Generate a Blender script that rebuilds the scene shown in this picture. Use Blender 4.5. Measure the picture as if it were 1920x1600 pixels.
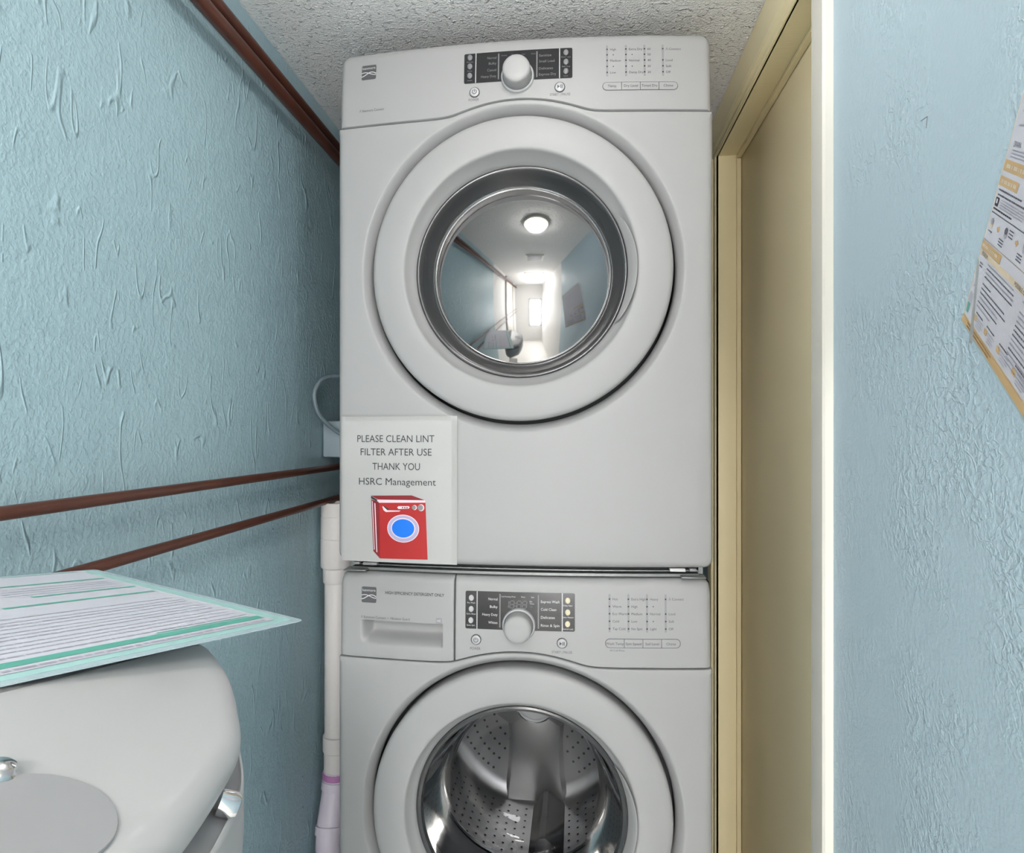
import bpy, bmesh, math, random
from mathutils import Vector, Matrix
random.seed(4)
for o in list(bpy.data.objects):
    bpy.data.objects.remove(o)
S = bpy.context.scene
COL = S.collection
PI = math.pi

# ------------------------------------------------------------------ camera, lights, exposure
cd = bpy.data.cameras.new('camera')
cd.sensor_width = 36.0
cd.lens = 1185.0 * 36.0 / 1920.0
cd.shift_y = 10.0 / 1920.0
cd.clip_start = 0.02
cam = bpy.data.objects.new('camera', cd)
COL.objects.link(cam)
cam.location = (0, 0, 1.30)
cam.rotation_euler = (PI / 2, 0, math.radians(5.78))
S.camera = cam
S.view_settings.view_transform = 'Standard'
S.view_settings.look = 'None'
S.view_settings.gamma = 1.0
S.view_settings.use_curve_mapping = False
S.view_settings.exposure = 0.32
W = bpy.data.worlds.new('world')
S.world = W
W.use_nodes = True
W.node_tree.nodes['Background'].inputs[0].default_value = (0.9, 0.95, 1, 1)
W.node_tree.nodes['Background'].inputs[1].default_value = 0.05


# added fill light behind the camera, evening out the machine fronts from top to bottom
wl = bpy.data.lights.new('added_fill', 'AREA')
wl.shape = 'RECTANGLE'; wl.size = 0.36; wl.size_y = 0.9; wl.energy = 30.0; wl.color = (0.98, 0.99, 1.0)
wo = bpy.data.objects.new('added_fill', wl)
wo.location = (0.10, -2.55, 1.08); wo.rotation_euler = (-PI / 2, 0, PI)
COL.objects.link(wo)

# ------------------------------------------------------------------ materials
def mat(name, col, rough=0.5, metal=0.0, coat=0.0, bump=None, var=0.03, vscale=8.0, ior=1.5):
    m = bpy.data.materials.new(name)
    m.use_nodes = True
    nt = m.node_tree
    b = nt.nodes['Principled BSDF']
    b.inputs['Roughness'].default_value = rough
    b.inputs['Metallic'].default_value = metal
    b.inputs['Coat Weight'].default_value = coat
    b.inputs['IOR'].default_value = ior
    tc = nt.nodes.new('ShaderNodeTexCoord')
    if var > 0:
        n = nt.nodes.new('ShaderNodeTexNoise')
        n.inputs['Scale'].default_value = vscale
        n.inputs['Detail'].default_value = 4
        nt.links.new(tc.outputs['Object'], n.inputs['Vector'])
        mx = nt.nodes.new('ShaderNodeMix')
        mx.data_type = 'RGBA'
        mx.inputs[6].default_value = tuple(c * (1 - var) for c in col) + (1,)
        mx.inputs[7].default_value = tuple(min(1, c * (1 + var)) for c in col) + (1,)
        nt.links.new(n.outputs['Fac'], mx.inputs[0])
        nt.links.new(mx.outputs[2], b.inputs['Base Color'])
    else:
        b.inputs['Base Color'].default_value = tuple(col) + (1,)
    if bump:
        bump(nt, tc, b)
    return m


def srgb(r, g, b):
    def f(c):
        c /= 255.0
        return c / 12.92 if c <= 0.04045 else ((c + 0.055) / 1.055) ** 2.4
    return (f(r), f(g), f(b))


def _map(nt, tc, scale):
    mp = nt.nodes.new('ShaderNodeMapping')
    mp.inputs['Scale'].default_value = scale
    nt.links.new(tc.outputs['Object'], mp.inputs['Vector'])
    return mp


def _ridge(nt, vec, scale, detail, lo, hi, dist=0.0):
    """thin raised ridges where a noise field crosses one half"""
    n = nt.nodes.new('ShaderNodeTexNoise')
    n.inputs['Scale'].default_value = scale
    n.inputs['Detail'].default_value = detail
    n.inputs['Distortion'].default_value = dist
    nt.links.new(vec, n.inputs['Vector'])
    a = nt.nodes.new('ShaderNodeMath'); a.operation = 'SUBTRACT'; a.inputs[1].default_value = 0.5
    nt.links.new(n.outputs['Fac'], a.inputs[0])
    c = nt.nodes.new('ShaderNodeMath'); c.operation = 'ABSOLUTE'
    nt.links.new(a.outputs[0], c.inputs[0])
    r = nt.nodes.new('ShaderNodeMapRange')
    r.interpolation_type = 'SMOOTHSTEP'
    r.inputs['From Min'].default_value = lo
    r.inputs['From Max'].default_value = hi
    r.inputs['To Min'].default_value = 1
    r.inputs['To Max'].default_value = 0
    nt.links.new(c.outputs[0], r.inputs['Value'])
    return r.outputs[0]


def _noise(nt, vec, scale, detail, lo=0.0, hi=1.0):
    n = nt.nodes.new('ShaderNodeTexNoise')
    n.inputs['Scale'].default_value = scale
    n.inputs['Detail'].default_value = detail
    nt.links.new(vec, n.inputs['Vector'])
    r = nt.nodes.new('ShaderNodeMapRange')
    r.interpolation_type = 'SMOOTHSTEP'
    r.inputs['From Min'].default_value = lo
    r.inputs['From Max'].default_value = hi
    nt.links.new(n.outputs['Fac'], r.inputs['Value'])
    return r.outputs[0]


def _mul(nt, a, b):
    m = nt.nodes.new('ShaderNodeMath'); m.operation = 'MULTIPLY'
    nt.links.new(a, m.inputs[0])
    if isinstance(b, float):
        m.inputs[1].default_value = b
    else:
        nt.links.new(b, m.inputs[1])
    return m.outputs[0]


def _add(nt, a, b):
    m = nt.nodes.new('ShaderNodeMath'); m.operation = 'ADD'
    nt.links.new(a, m.inputs[0]); nt.links.new(b, m.inputs[1])
    return m.outputs[0]


def _bump(nt, b, h, strength, dist):
    bp = nt.nodes.new('ShaderNodeBump')
    bp.inputs['Strength'].default_value = strength
    bp.inputs['Distance'].default_value = dist
    nt.links.new(h, bp.inputs['Height'])
    nt.links.new(bp.outputs[0], b.inputs['Normal'])


def stucco_left(nt, tc, b):
    up = _map(nt, tc, (1.0, 1.0, 0.27))
    iso = _map(nt, tc, (1.0, 1.0, 0.9))
    mask = _noise(nt, iso.outputs[0], 20, 2, 0.53, 0.63)
    r = _mul(nt, _ridge(nt, up.outputs[0], 26, 1.0, 0.0, 0.026, 0.15), mask)
    g = _mul(nt, _noise(nt, iso.outputs[0], 170, 2, 0.35, 0.7), 0.26)
    g2 = _mul(nt, _noise(nt, iso.outputs[0], 36, 3, 0.35, 0.7), 0.22)
    _bump(nt, b, _add(nt, _add(nt, r, g), g2), 0.7, 0.0028)


def stucco_right(nt, tc, b):
    iso = _map(nt, tc, (1.0, 1.0, 1.0))
    mask = _noise(nt, iso.outputs[0], 6, 2, 0.40, 0.66)
    r = _mul(nt, _ridge(nt, iso.outputs[0], 52, 3, 0.0, 0.05, 0.3), mask)
    g = _mul(nt, _noise(nt, iso.outputs[0], 110, 4, 0.35, 0.7), mask)
    g2 = _mul(nt, _noise(nt, iso.outputs[0], 220, 2, 0.3, 0.7), 0.15)
    _bump(nt, b, _add(nt, _add(nt, _mul(nt, r, 0.6), _mul(nt, g, 0.7)), g2), 0.55, 0.0022)


def spatter(nt, tc, b):
    iso = _map(nt, tc, (1.0, 1.0, 1.0))
    a = _noise(nt, iso.outputs[0], 95, 2, 0.57, 0.70)
    c = _mul(nt, _noise(nt, iso.outputs[0], 210, 3, 0.35, 0.7), 0.30)
    _bump(nt, b, _add(nt, a, c), 0.9, 0.0034)


def brush(nt, tc, b):
    mp = _map(nt, tc, (1.0, 60.0, 1.5))
    _bump(nt, b, _noise(nt, mp.outputs[0], 6, 3, 0.3, 0.7), 0.12, 0.001)


BLUE = srgb(150, 182, 193)
M = {}
M['wall_left'] = mat('blue_stucco_trowelled', srgb(160, 188, 197), 0.42, bump=stucco_left, var=0.035, vscale=3)
M['wall'] = mat('blue_stucco_knockdown', srgb(178, 199, 210), 0.5, bump=stucco_right, var=0.03, vscale=3)
M['ceiling'] = mat('sprayed_ceiling', srgb(240, 239, 238), 0.75, bump=spatter, var=0.03)
M['floor'] = mat('grey_vinyl_floor', srgb(236, 234, 230), 0.4, var=0.04)
M['cream'] = mat('yellow_cream_gloss', srgb(242, 228, 186), 0.35, bump=brush, var=0.03, vscale=4)  # yellower than the near casing of the same frame
M['door'] = mat('tan_door_paint', srgb(250, 236, 200), 0.32, var=0.035, vscale=3)
M['plaster'] = mat('grey_white_plaster', srgb(242, 241, 239), 0.6, bump=spatter, var=0.03)
M['offwhite'] = mat('offwhite_gloss', srgb(224, 220, 210), 0.4, var=0.012)
M['enamel'] = mat('white_enamel', srgb(159, 159, 159), 0.5, var=0.008)
M['plastic'] = mat('white_plastic', srgb(159, 159, 159), 0.5, var=0.008)
M['plastic2'] = mat('door_ring_plastic', srgb(159, 159, 159), 0.5, var=0.006)
M['dark'] = mat('display_black', srgb(38, 38, 40), 0.22, var=0.05)
M['logo'] = mat('logo_grey', srgb(88, 88, 90), 0.4, var=0.02)
M['ink'] = mat('ink_grey', srgb(84, 84, 88), 0.6, var=0.0)
M['inkpale'] = mat('ink_pale', srgb(206, 206, 206), 0.5, var=0.0)
M['inkdim'] = mat('ink_dim', srgb(120, 120, 122), 0.5, var=0.0)
M['barsl'] = mat('slot_grey', srgb(142, 142, 144), 0.5, var=0.02)
M['button'] = mat('button_silver', srgb(178, 178, 180), 0.28, var=0.02)
M['buttony'] = mat('button_ivory', srgb(216, 208, 178), 0.4, var=0.02)
M['ring'] = mat('button_ring', srgb(120, 120, 122), 0.3, metal=0.6, var=0.02)
M['gap'] = mat('shadow_gap_rubber', srgb(46, 46, 48), 0.6, var=0.05)
M['mirror'] = mat('tinted_mirror_glass', (0.31, 0.31, 0.31), 0.045, metal=1.0, var=0.04, vscale=6)
M['flange'] = mat('smoked_glass_flange', (0.11, 0.11, 0.113), 0.22, metal=0.7, var=0.2, vscale=5)
M['chrome'] = mat('chrome_ring', (0.80, 0.80, 0.80), 0.14, metal=1.0, var=0.03)
M['steel'] = mat('drum_steel', (0.36, 0.36, 0.365), 0.34, metal=0.9, var=0.1, vscale=12)
M['dsteel'] = mat('dark_steel', (0.17, 0.17, 0.175), 0.35, metal=0.85, var=0.15)
M['hole'] = mat('perforation_dark', (0.02, 0.02, 0.02), 0.6, var=0.0)
M['gasket'] = mat('grey_gasket', srgb(72, 72, 75), 0.5, var=0.08)
M['galv'] = mat('galvanised_rail', srgb(132, 134, 134), 0.38, metal=0.5, var=0.12, vscale=30)
M['pipe'] = mat('brown_painted_pipe', srgb(84, 46, 33), 0.38, var=0.3, vscale=14)
M['pvc'] = mat('white_pvc', srgb(216, 212, 210), 0.4, var=0.03)
M['pvcp'] = mat('primer_stained_pvc', srgb(214, 205, 219), 0.38, var=0.05)
M['primer'] = mat('purple_primer', srgb(176, 120, 172), 0.45, var=0.2, vscale=30)
M['cord'] = mat('grey_cord', srgb(112, 128, 136), 0.4, var=0.04)
M['boxpaint'] = mat('painted_outlet_box', srgb(150, 166, 174), 0.45, var=0.05, vscale=20)
M['paper'] = mat('sign_paper', srgb(180, 180, 179), 0.55, var=0.01)
M['paper2'] = mat('laminated_paper', srgb(224, 222, 232), 0.25, var=0.015)
M['red'] = mat('print_red', srgb(176, 34, 34), 0.5, var=0.08, vscale=20)
M['redd'] = mat('print_dark_red', srgb(130, 26, 34), 0.5, var=0.08)
M['bluep'] = mat('print_blue', srgb(0, 118, 232), 0.5, var=0.02)
M['lilac'] = mat('print_lilac', srgb(176, 172, 206), 0.5, var=0.02)
M['pink'] = mat('print_pink_white', srgb(236, 214, 222), 0.5, var=0.02)
M['black'] = mat('print_black', srgb(56, 56, 60), 0.6, var=0.0)
M['textgrey'] = mat('print_text_grey', srgb(168, 166, 180), 0.5, var=0.0)
M['textdark'] = mat('print_text_dark', srgb(98, 96, 110), 0.5, var=0.0)
M['teal'] = mat('print_teal', srgb(98, 178, 160), 0.4, var=0.03)
M['tealpale'] = mat('print_pale_teal', srgb(176, 216, 212), 0.3, var=0.02)
M['tan'] = mat('print_tan', srgb(216, 178, 122), 0.4, var=0.03)
M['tanpale'] = mat('print_pale_tan', srgb(232, 212, 184), 0.4, var=0.02)
M['brownp'] = mat('print_brown', srgb(150, 112, 62), 0.4, var=0.03)
M['appl'] = mat('white_porcelain_enamel', srgb(192, 192, 192), 0.34, coat=0.1, var=0.008)
M['plate'] = mat('satin_plate', srgb(160, 160, 162), 0.45, metal=0.0, var=0.05, vscale=25)
M['shade'] = mat('grey_and_side_shade', srgb(140, 140, 142), 0.4, var=0.03)  # plain grey parts; on the unit's side band it carries the shadow


def emit(name, col, st):
    m = bpy.data.materials.new(name)
    m.use_nodes = True
    b = m.node_tree.nodes['Principled BSDF']
    b.inputs['Base Color'].default_value = (0.8, 0.8, 0.8, 1)
    b.inputs['Emission Color'].default_value = tuple(col) + (1,)
    b.inputs['Emission Strength'].default_value = st
    return m


M['fill_glow'] = emit('added_fill', (0.95, 0.98, 1), 1.6)  # glowing surface added for fill light
M['glow'] = emit('round_lamp_diffuser', (1, 0.975, 0.94), 30.0)
M['glow2'] = emit('panel_lamp_diffuser', (1, 0.975, 0.94), 30.0)


def thin_glass(name, tint, rough=0.02, ior=1.5, boost=0.0):
    m = bpy.data.materials.new(name)
    m.use_nodes = True
    nt = m.node_tree
    nt.nodes.remove(nt.nodes['Principled BSDF'])
    out = nt.nodes['Material Output']
    t = nt.nodes.new('ShaderNodeBsdfTransparent'); t.inputs[0].default_value = tuple(tint) + (1,)
    g = nt.nodes.new('ShaderNodeBsdfGlossy'); g.inputs['Roughness'].default_value = rough
    fr = nt.nodes.new('ShaderNodeFresnel'); fr.inputs[0].default_value = ior
    ad = nt.nodes.new('ShaderNodeMath'); ad.operation = 'ADD'; ad.inputs[1].default_value = boost; ad.use_clamp = True
    mx = nt.nodes.new('ShaderNodeMixShader')
    nt.links.new(fr.outputs[0], ad.inputs[0])
    nt.links.new(ad.outputs[0], mx.inputs[0])
    nt.links.new(t.outputs[0], mx.inputs[1])
    nt.links.new(g.outputs[0], mx.inputs[2])
    nt.links.new(mx.outputs[0], out.inputs['Surface'])
    return m


M['bowl'] = thin_glass('washer_bowl_glass', (0.78, 0.78, 0.79), 0.05, 1.22, 0.012)
M['film'] = thin_glass('clear_tape', (0.965, 0.965, 0.96), 0.35, 1.15, 0.0)
M['lamfilm'] = mat('laminate_film', srgb(184, 202, 208), 0.25, var=0.02)

# ------------------------------------------------------------------ helpers
def mesh_obj(name, verts, faces, materials, parent=None, mats=None, smooth=35, loc=None):
    me = bpy.data.meshes.new(name)
    me.from_pydata([tuple(v) for v in verts], [], faces)
    if not isinstance(materials, (list, tuple)):
        materials = [materials]
    for m in materials:
        me.materials.append(m)
    if mats:
        me.polygons.foreach_set('material_index', mats)
    bm = bmesh.new(); bm.from_mesh(me)
    if smooth:
        bmesh.ops.recalc_face_normals(bm, faces=bm.faces)
    bm.to_mesh(me); bm.free()
    if smooth:
        me.polygons.foreach_set('use_smooth', [True] * len(me.polygons))
        me.set_sharp_from_angle(angle=math.radians(smooth))
    me.update()
    o = bpy.data.objects.new(name, me)
    COL.objects.link(o)
    if loc:
        o.location = loc
    if parent:
        o.parent = parent
    return o


def tag(o, label, cat, group=None):
    o['label'] = label
    o['category'] = cat
    if group:
        o['group'] = group
    return o


def thing(name, loc, label, cat, group=None):
    o = bpy.data.objects.new(name, None)
    o.empty_display_size = 0.05
    o.location = loc
    COL.objects.link(o)
    return tag(o, label, cat, group)


def struct(o):
    o['kind'] = 'structure'
    return o


class MB:
    """collects verts/faces/material indices"""
    def __init__(s):
        s.v = []; s.f = []; s.m = []

    def add(s, v, f, mi=0):
        n = len(s.v)
        s.v += [tuple(p) for p in v]
        s.f += [tuple(i + n for i in q) for q in f]
        s.m += [mi] * len(f)

    def box(s, a, b, mi=0):
        x0, y0, z0 = a; x1, y1, z1 = b
        s.add([(x0, y0, z0), (x1, y0, z0), (x1, y1, z0), (x0, y1, z0), (x0, y0, z1), (x1, y0, z1), (x1, y1, z1), (x0, y1, z1)],
              [(0, 3, 2, 1), (4, 5, 6, 7), (0, 1, 5, 4), (1, 2, 6, 5), (2, 3, 7, 6), (3, 0, 4, 7)], mi)

    def build(s, name, materials, parent=None, smooth=35, loc=None):
        return mesh_obj(name, s.v, s.f, materials, parent, s.m, smooth, loc)


def bevel_box(name, a, b, m, r=0.004, parent=None, seg=2, loc=None):
    bm = bmesh.new()
    mb = MB(); mb.box(a, b)
    vs = [bm.verts.new(v) for v in mb.v]
    for f in mb.f:
        bm.faces.new([vs[i] for i in f])
    bmesh.ops.bevel(bm, geom=list(bm.edges), offset=r, segments=seg, affect='EDGES', profile=0.5)
    bmesh.ops.recalc_face_normals(bm, faces=bm.faces)
    me = bpy.data.meshes.new(name)
    bm.to_mesh(me); bm.free()
    me.materials.append(m)
    me.polygons.foreach_set('use_smooth', [True] * len(me.polygons))
    me.set_sharp_from_angle(angle=math.radians(40))
    o = bpy.data.objects.new(name, me)
    COL.objects.link(o)
    if parent:
        o.parent = parent
    if loc:
        o.location = loc
    return o


def tube_data(pts, r, n=16, cap=True):
    pts = [Vector(p) for p in pts]
    rs = r if isinstance(r, (list, tuple)) else [r] * len(pts)
    v = []; f = []
    t0 = (pts[1] - pts[0]).normalized()
    ref = Vector((0, 0, 1)) if abs(t0.z) < 0.9 else Vector((1, 0, 0))
    nrm = t0.cross(ref).normalized()
    for i, p in enumerate(pts):
        t = (pts[min(i + 1, len(pts) - 1)] - pts[max(i - 1, 0)])
        t = t.normalized() if t.length > 1e-9 else t0
        nrm = (nrm - t * nrm.dot(t)).normalized()
        bi = t.cross(nrm)
        for k in range(n):
            a = 2 * PI * k / n
            v.append(p + (nrm * math.cos(a) + bi * math.sin(a)) * rs[i])
    for i in range(len(pts) - 1):
        for k in range(n):
            f.append((i * n + k, i * n + (k + 1) % n, (i + 1) * n + (k + 1) % n, (i + 1) * n + k))
    if cap:
        f.append(tuple(range(n - 1, -1, -1)))
        f.append(tuple(range((len(pts) - 1) * n, len(pts) * n)))
    return v, f


def bez(p, n=10):
    """Catmull-Rom through points"""
    p = [Vector(q) for q in p]
    out = []
    for i in range(len(p) - 1):
        a = p[max(i - 1, 0)]; b = p[i]; c = p[i + 1]; d = p[min(i + 2, len(p) - 1)]
        for k in range(n):
            t = k / n
            out.append(0.5 * ((2 * b) + (c - a) * t + (2 * a - 5 * b + 4 * c - d) * t * t + (3 * b - a - 3 * c + d) * t ** 3))
    out.append(p[-1])
    return out


def lathe_y(prof, n=96, cx=0.0, cz=0.0, yf=None, cap_end=False, cap_start=False):
    """prof: list of (r, y); axis along y through (cx, cz).  yf(x,z,r) adds to y"""
    v = []; f = []
    for r, y in prof:
        for k in range(n):
            a = 2 * PI * k / n
            x = r * math.cos(a); z = r * math.sin(a)
            v.append((cx + x, y + (yf(x, z, r) if yf else 0), cz + z))
    for i in range(len(prof) - 1):
        for k in range(n):
            f.append((i * n + k, i * n + (k + 1) % n, (i + 1) * n + (k + 1) % n, (i + 1) * n + k))
    if cap_end:
        f.append(tuple(range((len(prof) - 1) * n, len(prof) * n)))
    if cap_start:
        f.append(tuple(range(n - 1, -1, -1)))
    return v, f


def text_tris(txt, size, align='LEFT', width=None, bold=0.0):
    """flat glyph triangles in (x, y) with the baseline at 0"""
    cu = bpy.data.curves.new('t', 'FONT')
    cu.body = txt
    cu.size = size
    cu.resolution_u = 3
    cu.offset = bold
    cu.fill_mode = 'FRONT'
    ob = bpy.data.objects.new('t', cu)
    COL.objects.link(ob)
    dg = bpy.context.evaluated_depsgraph_get()
    me = bpy.data.meshes.new_from_object(ob.evaluated_get(dg))
    v = [(p.co.x, p.co.y) for p in me.vertices]
    f = [tuple(p.vertices) for p in me.polygons]
    bpy.data.objects.remove(ob)
    bpy.data.curves.remove(cu)
    bpy.data.meshes.remove(me)
    if not v:
        return [], []
    x0 = min(p[0] for p in v); x1 = max(p[0] for p in v)
    k = (width / (x1 - x0)) if width else 1.0
    w = (x1 - x0) * k
    sh = {'LEFT': 0, 'CENTER': -w / 2, 'RIGHT': -w}[align]
    v = [((p[0] - x0) * k + sh, p[1]) for p in v]
    return v, f


class Print:
    """flat marks laid on a surface: pos(u, v, lift) -> 3D"""
    def __init__(s, pos, mats):
        s.mb = MB(); s.pos = pos; s.mats = mats

    def _mi(s, m):
        return s.mats.index(m)

    def text(s, txt, u, v, size, m, align='LEFT', width=None, lift=0.0004, bold=0.0):
        vv, ff = text_tris(txt, size, align, width, bold)
        if vv:
            s.mb.add([s.pos(u + a, v + b, lift) for a, b in vv], ff, s._mi(m))

    def rect(s, u0, v0, u1, v1, m, lift=0.0003, r=0.0, nu=1):
        if r > 0:
            pts = []
            for cx, cy, a0 in ((u1 - r, v1 - r, 0), (u0 + r, v1 - r, 90), (u0 + r, v0 + r, 180), (u1 - r, v0 + r, 270)):
                for k in range(5):
                    a = math.radians(a0 + 22.5 * k)
                    pts.append((cx + r * math.cos(a), cy + r * math.sin(a)))
            s.mb.add([s.pos(a, b, lift) for a, b in pts], [tuple(range(len(pts)))], s._mi(m))
        else:
            v = []; f = []
            nv = max(1, int(abs(v1 - v0) / 0.010))
            for j in range(nv + 1):
                w = v0 + (v1 - v0) * j / nv
                v += [s.pos(u0, w, lift), s.pos(u1, w, lift)]
            for j in range(nv):
                f.append((2 * j, 2 * j + 1, 2 * j + 3, 2 * j + 2))
            s.mb.add(v, f, s._mi(m))

    def poly(s, pts, m, lift=0.0003, step=0.0):
        """step > 0 cuts a convex outline into strips so that it follows a bowed surface"""
        if step:
            def clip(ps, c, sgn):
                o = []
                for k in range(len(ps)):
                    a, b = ps[k - 1], ps[k]
                    da, db = sgn * (a[0] - c), sgn * (b[0] - c)
                    if (da >= 0) != (db >= 0):
                        t = da / (da - db)
                        o.append((c, a[1] + (b[1] - a[1]) * t))
                    if db >= 0:
                        o.append(b)
                return o
            lo = min(p[0] for p in pts); hi = max(p[0] for p in pts)
            n = max(1, int(math.ceil((hi - lo) / step)))
            for k in range(n):
                q = clip(clip(pts, lo + (hi - lo) * k / n, 1), lo + (hi - lo) * (k + 1) / n, -1)
                if len(q) > 2:
                    s.poly(q, m, lift)
            return
        s.mb.add([s.pos(a, b, lift) for a, b in pts], [tuple(range(len(pts)))], s._mi(m))

    def disc(s, u, v, ru, rv, m, lift=0.0003, n=28, step=0.0):
        s.poly([(u + ru * math.cos(2 * PI * k / n), v + rv * math.sin(2 * PI * k / n)) for k in range(n)], m, lift, step)

    def arc(s, u, v, r, w, a0, a1, m, lift=0.0004, n=16):
        vv = []; ff = []
        for k in range(n + 1):
            a = math.radians(a0 + (a1 - a0) * k / n)
            vv += [s.pos(u + r * math.cos(a), v + r * math.sin(a), lift), s.pos(u + (r + w) * math.cos(a), v + (r + w) * math.sin(a), lift)]
        for k in range(n):
            ff.append((2 * k, 2 * k + 1, 2 * k + 3, 2 * k + 2))
        s.mb.add(vv, ff, s._mi(m))

    def line(s, pts, w, m, lift=0.0004):
        for (a, b), (c, d) in zip(pts[:-1], pts[1:]):
            L = math.hypot(c - a, d - b) or 1e-6
            nx, ny = -(d - b) / L * w / 2, (c - a) / L * w / 2
            s.poly([(a + nx, b + ny), (a - nx, b - ny), (c - nx, d - ny), (c + nx, d + ny)], m, lift)

    def words(s, u0, u1, v, h, m, rnd, lift=0.0003):
        u = u0
        while u < u1 - h:
            w = min(h * rnd.uniform(1.0, 4.5), u1 - u)
            s.rect(u, v, u + w, v + h, m, lift)
            u += w + h * 0.6

    def build(s, name, parent):
        return s.mb.build(name, [M[k] for k in s.mats], parent, smooth=0)


# ------------------------------------------------------------------ room shell
XL, XR, ZC = -0.620, 0.362, 2.095
YB, YF = 2.02, -2.60
DY0, DY1, DZ = 1.000, 1.660, 2.005
FX = 0.353      # face of the door casing


def struct_box(name, a, b, m, r=0.0):
    if r:
        return struct(bevel_box(name, a, b, m, r))
    mb = MB(); mb.box(a, b)
    return struct(mb.build(name, m, smooth=0))


struct_box('floor', (XL - 0.1, YF - 0.1, -0.05), (XR + 0.9, YB + 0.1, 0.0), M['floor'])
struct_box('ceiling', (XL - 0.1, YF - 0.1, ZC), (XR + 0.9, YB + 0.1, ZC + 0.05), M['ceiling'])
struct_box('wall_left', (XL - 0.1, -0.12, 0.0), (XL, YB + 0.1, ZC), M['wall_left'])
struct_box('wall_left', (XL - 0.1, YF - 0.1, 0.0), (XL, -0.12, ZC), M['plaster'])
struct_box('wall_back', (XL, YB, 0.0), (XR + 0.12, YB + 0.1, ZC), M['wall'])
struct_box('wall_front', (XL, YF - 0.1, 0.0), (XR + 0.12, YF, ZC), M['plaster'])
mb = MB()
mb.box((XR, -0.12, 0), (XR + 0.12, DY0 - 0.01, ZC))
mb.box((XR, DY1 + 0.01, 0), (XR + 0.12, YB, ZC))
mb.box((XR, DY0 - 0.01, DZ + 0.01), (XR + 0.12, DY1 + 0.01, ZC))
wall_right = struct(mb.build('wall_right', M['wall'], smooth=0))

struct_box('wall_right', (XR, YF, 0), (XR + 0.12, -0.12, ZC), M['plaster'])
# closed door in its frame
JX = 0.417
d1 = bevel_box('door_1', (JX, DY0 - 0.005, 0.006), (JX + 0.035, DY1 - 0.002, DZ - 0.004), M['door'], 0.002)
struct(d1)
# frame pieces: side jamb with stop, head jamb with stop, casings of two steps
mb = MB()
mb.box((FX + 0.003, DY1, 0), (JX + 0.05, DY1 + 0.018, DZ + 0.016))
mb.box((JX - 0.011, DY1 - 0.010, 0), (JX - 0.001, DY1, DZ - 0.012))
struct(mb.build('trim_1', M['cream'], smooth=0))
mb = MB()
mb.box((FX + 0.003, DY0 - 0.016, DZ), (JX + 0.05, DY1, DZ + 0.016))
mb.box((JX - 0.011, DY0 - 0.016, DZ - 0.010), (JX - 0.001, DY1 - 0.010, DZ))
struct(mb.build('trim_2', M['cream'], smooth=0))
mb = MB()
prof = [(FX + 0.006, DZ), (FX + 0.0005, DZ + 0.004), (FX + 0.0005, DZ + 0.012), (FX - 0.004, DZ + 0.017), (FX - 0.006, DZ + 0.024), (FX - 0.006, ZC - 0.001), (XR, ZC - 0.001), (XR, DZ)]
v = []; f = []
for y in (DY0 - 0.078, DY1 + 0.078):
    v += [(x, y, z) for x, z in prof]
k = len(prof)
for i in range(k):
    f.append((i, (i + 1) % k, (i + 1) % k + k, i + k))
f += [tuple(range(k)), tuple(range(2 * k - 1, k - 1, -1))]
struct(mesh_obj('trim_3', v, f, M['cream'], smooth=0))


def side_casing(name, y_in, sgn, m):
    prof = [(XR, y_in), (FX + 0.004, y_in), (FX + 0.001, y_in + sgn * 0.004), (FX + 0.0005, y_in + sgn * 0.020), (FX - 0.004, y_in + sgn * 0.024),
            (FX - 0.005, y_in + sgn * 0.030), (FX - 0.005, y_in + sgn * 0.062), (FX - 0.002, y_in + sgn * 0.0655), (XR, y_in + sgn * 0.0655)]
    v = []; f = []
    for z in (0, DZ + 0.001):
        v += [(x, y, z) for x, y in prof]
    k = len(prof)
    for i in range(k):
        f.append((i, (i + 1) % k, (i + 1) % k + k, i + k))
    f += [tuple(range(k)), tuple(range(2 * k - 1, k - 1, -1))]
    return struct(mesh_obj(name, v, f, m, smooth=20))


side_casing('trim_4', DY0, -1, M['offwhite'])
side_casing('trim_5', DY1, 1, M['cream'])
# pen mark on the right wall
mb = MB()
for a, b in (((0.707, 1.628), (0.694, 1.6265)), ((0.694, 1.6265), (0.6965, 1.6155))):
    v, f = tube_data([(XR, a[0], a[1]), (XR, b[0], b[1])], 0.0004, 6)
    mb.add(v, f)
mb.build('pen_mark', M['textdark'], wall_right)
# added glowing fill panel in a frame behind the camera, then a plain closed door
mb = MB()
mb.box((-0.09, YF + 0.001, 0.62), (0.29, YF + 0.012, 1.54)); w1 = struct(mb.build('fill_panel', M['fill_glow'], smooth=0))
mb = MB()
for a, b in (((-0.13, 0.58), (-0.09, 1.58)), ((0.29, 0.58), (0.33, 1.58)), ((-0.09, 0.58), (0.29, 0.62)), ((-0.09, 1.54), (0.29, 1.58)), ((-0.09, 1.07), (0.29, 1.09))):
    mb.box((a[0], YF + 0.0005, a[1]), (b[0], YF + 0.025, b[1]))
mb.build('fill_panel_frame', M['shade'], w1, smooth=0)
d3 = bevel_box('door_3', (XL + 0.002, -1.78, 0.004), (XL + 0.022, -0.98, 2.0), M['offwhite'], 0.003)
struct(d3)
mb = MB()
mb.box((XL, -1.86, 0), (XL + 0.03, -1.78, 2.0)); mb.box((XL, -0.98, 0), (XL + 0.03, -0.90, 2.0)); mb.box((XL, -1.86, 2.0), (XL + 0.03, -0.90, 2.075))
struct(mb.build('trim_7', M['shade'], smooth=0))
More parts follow.
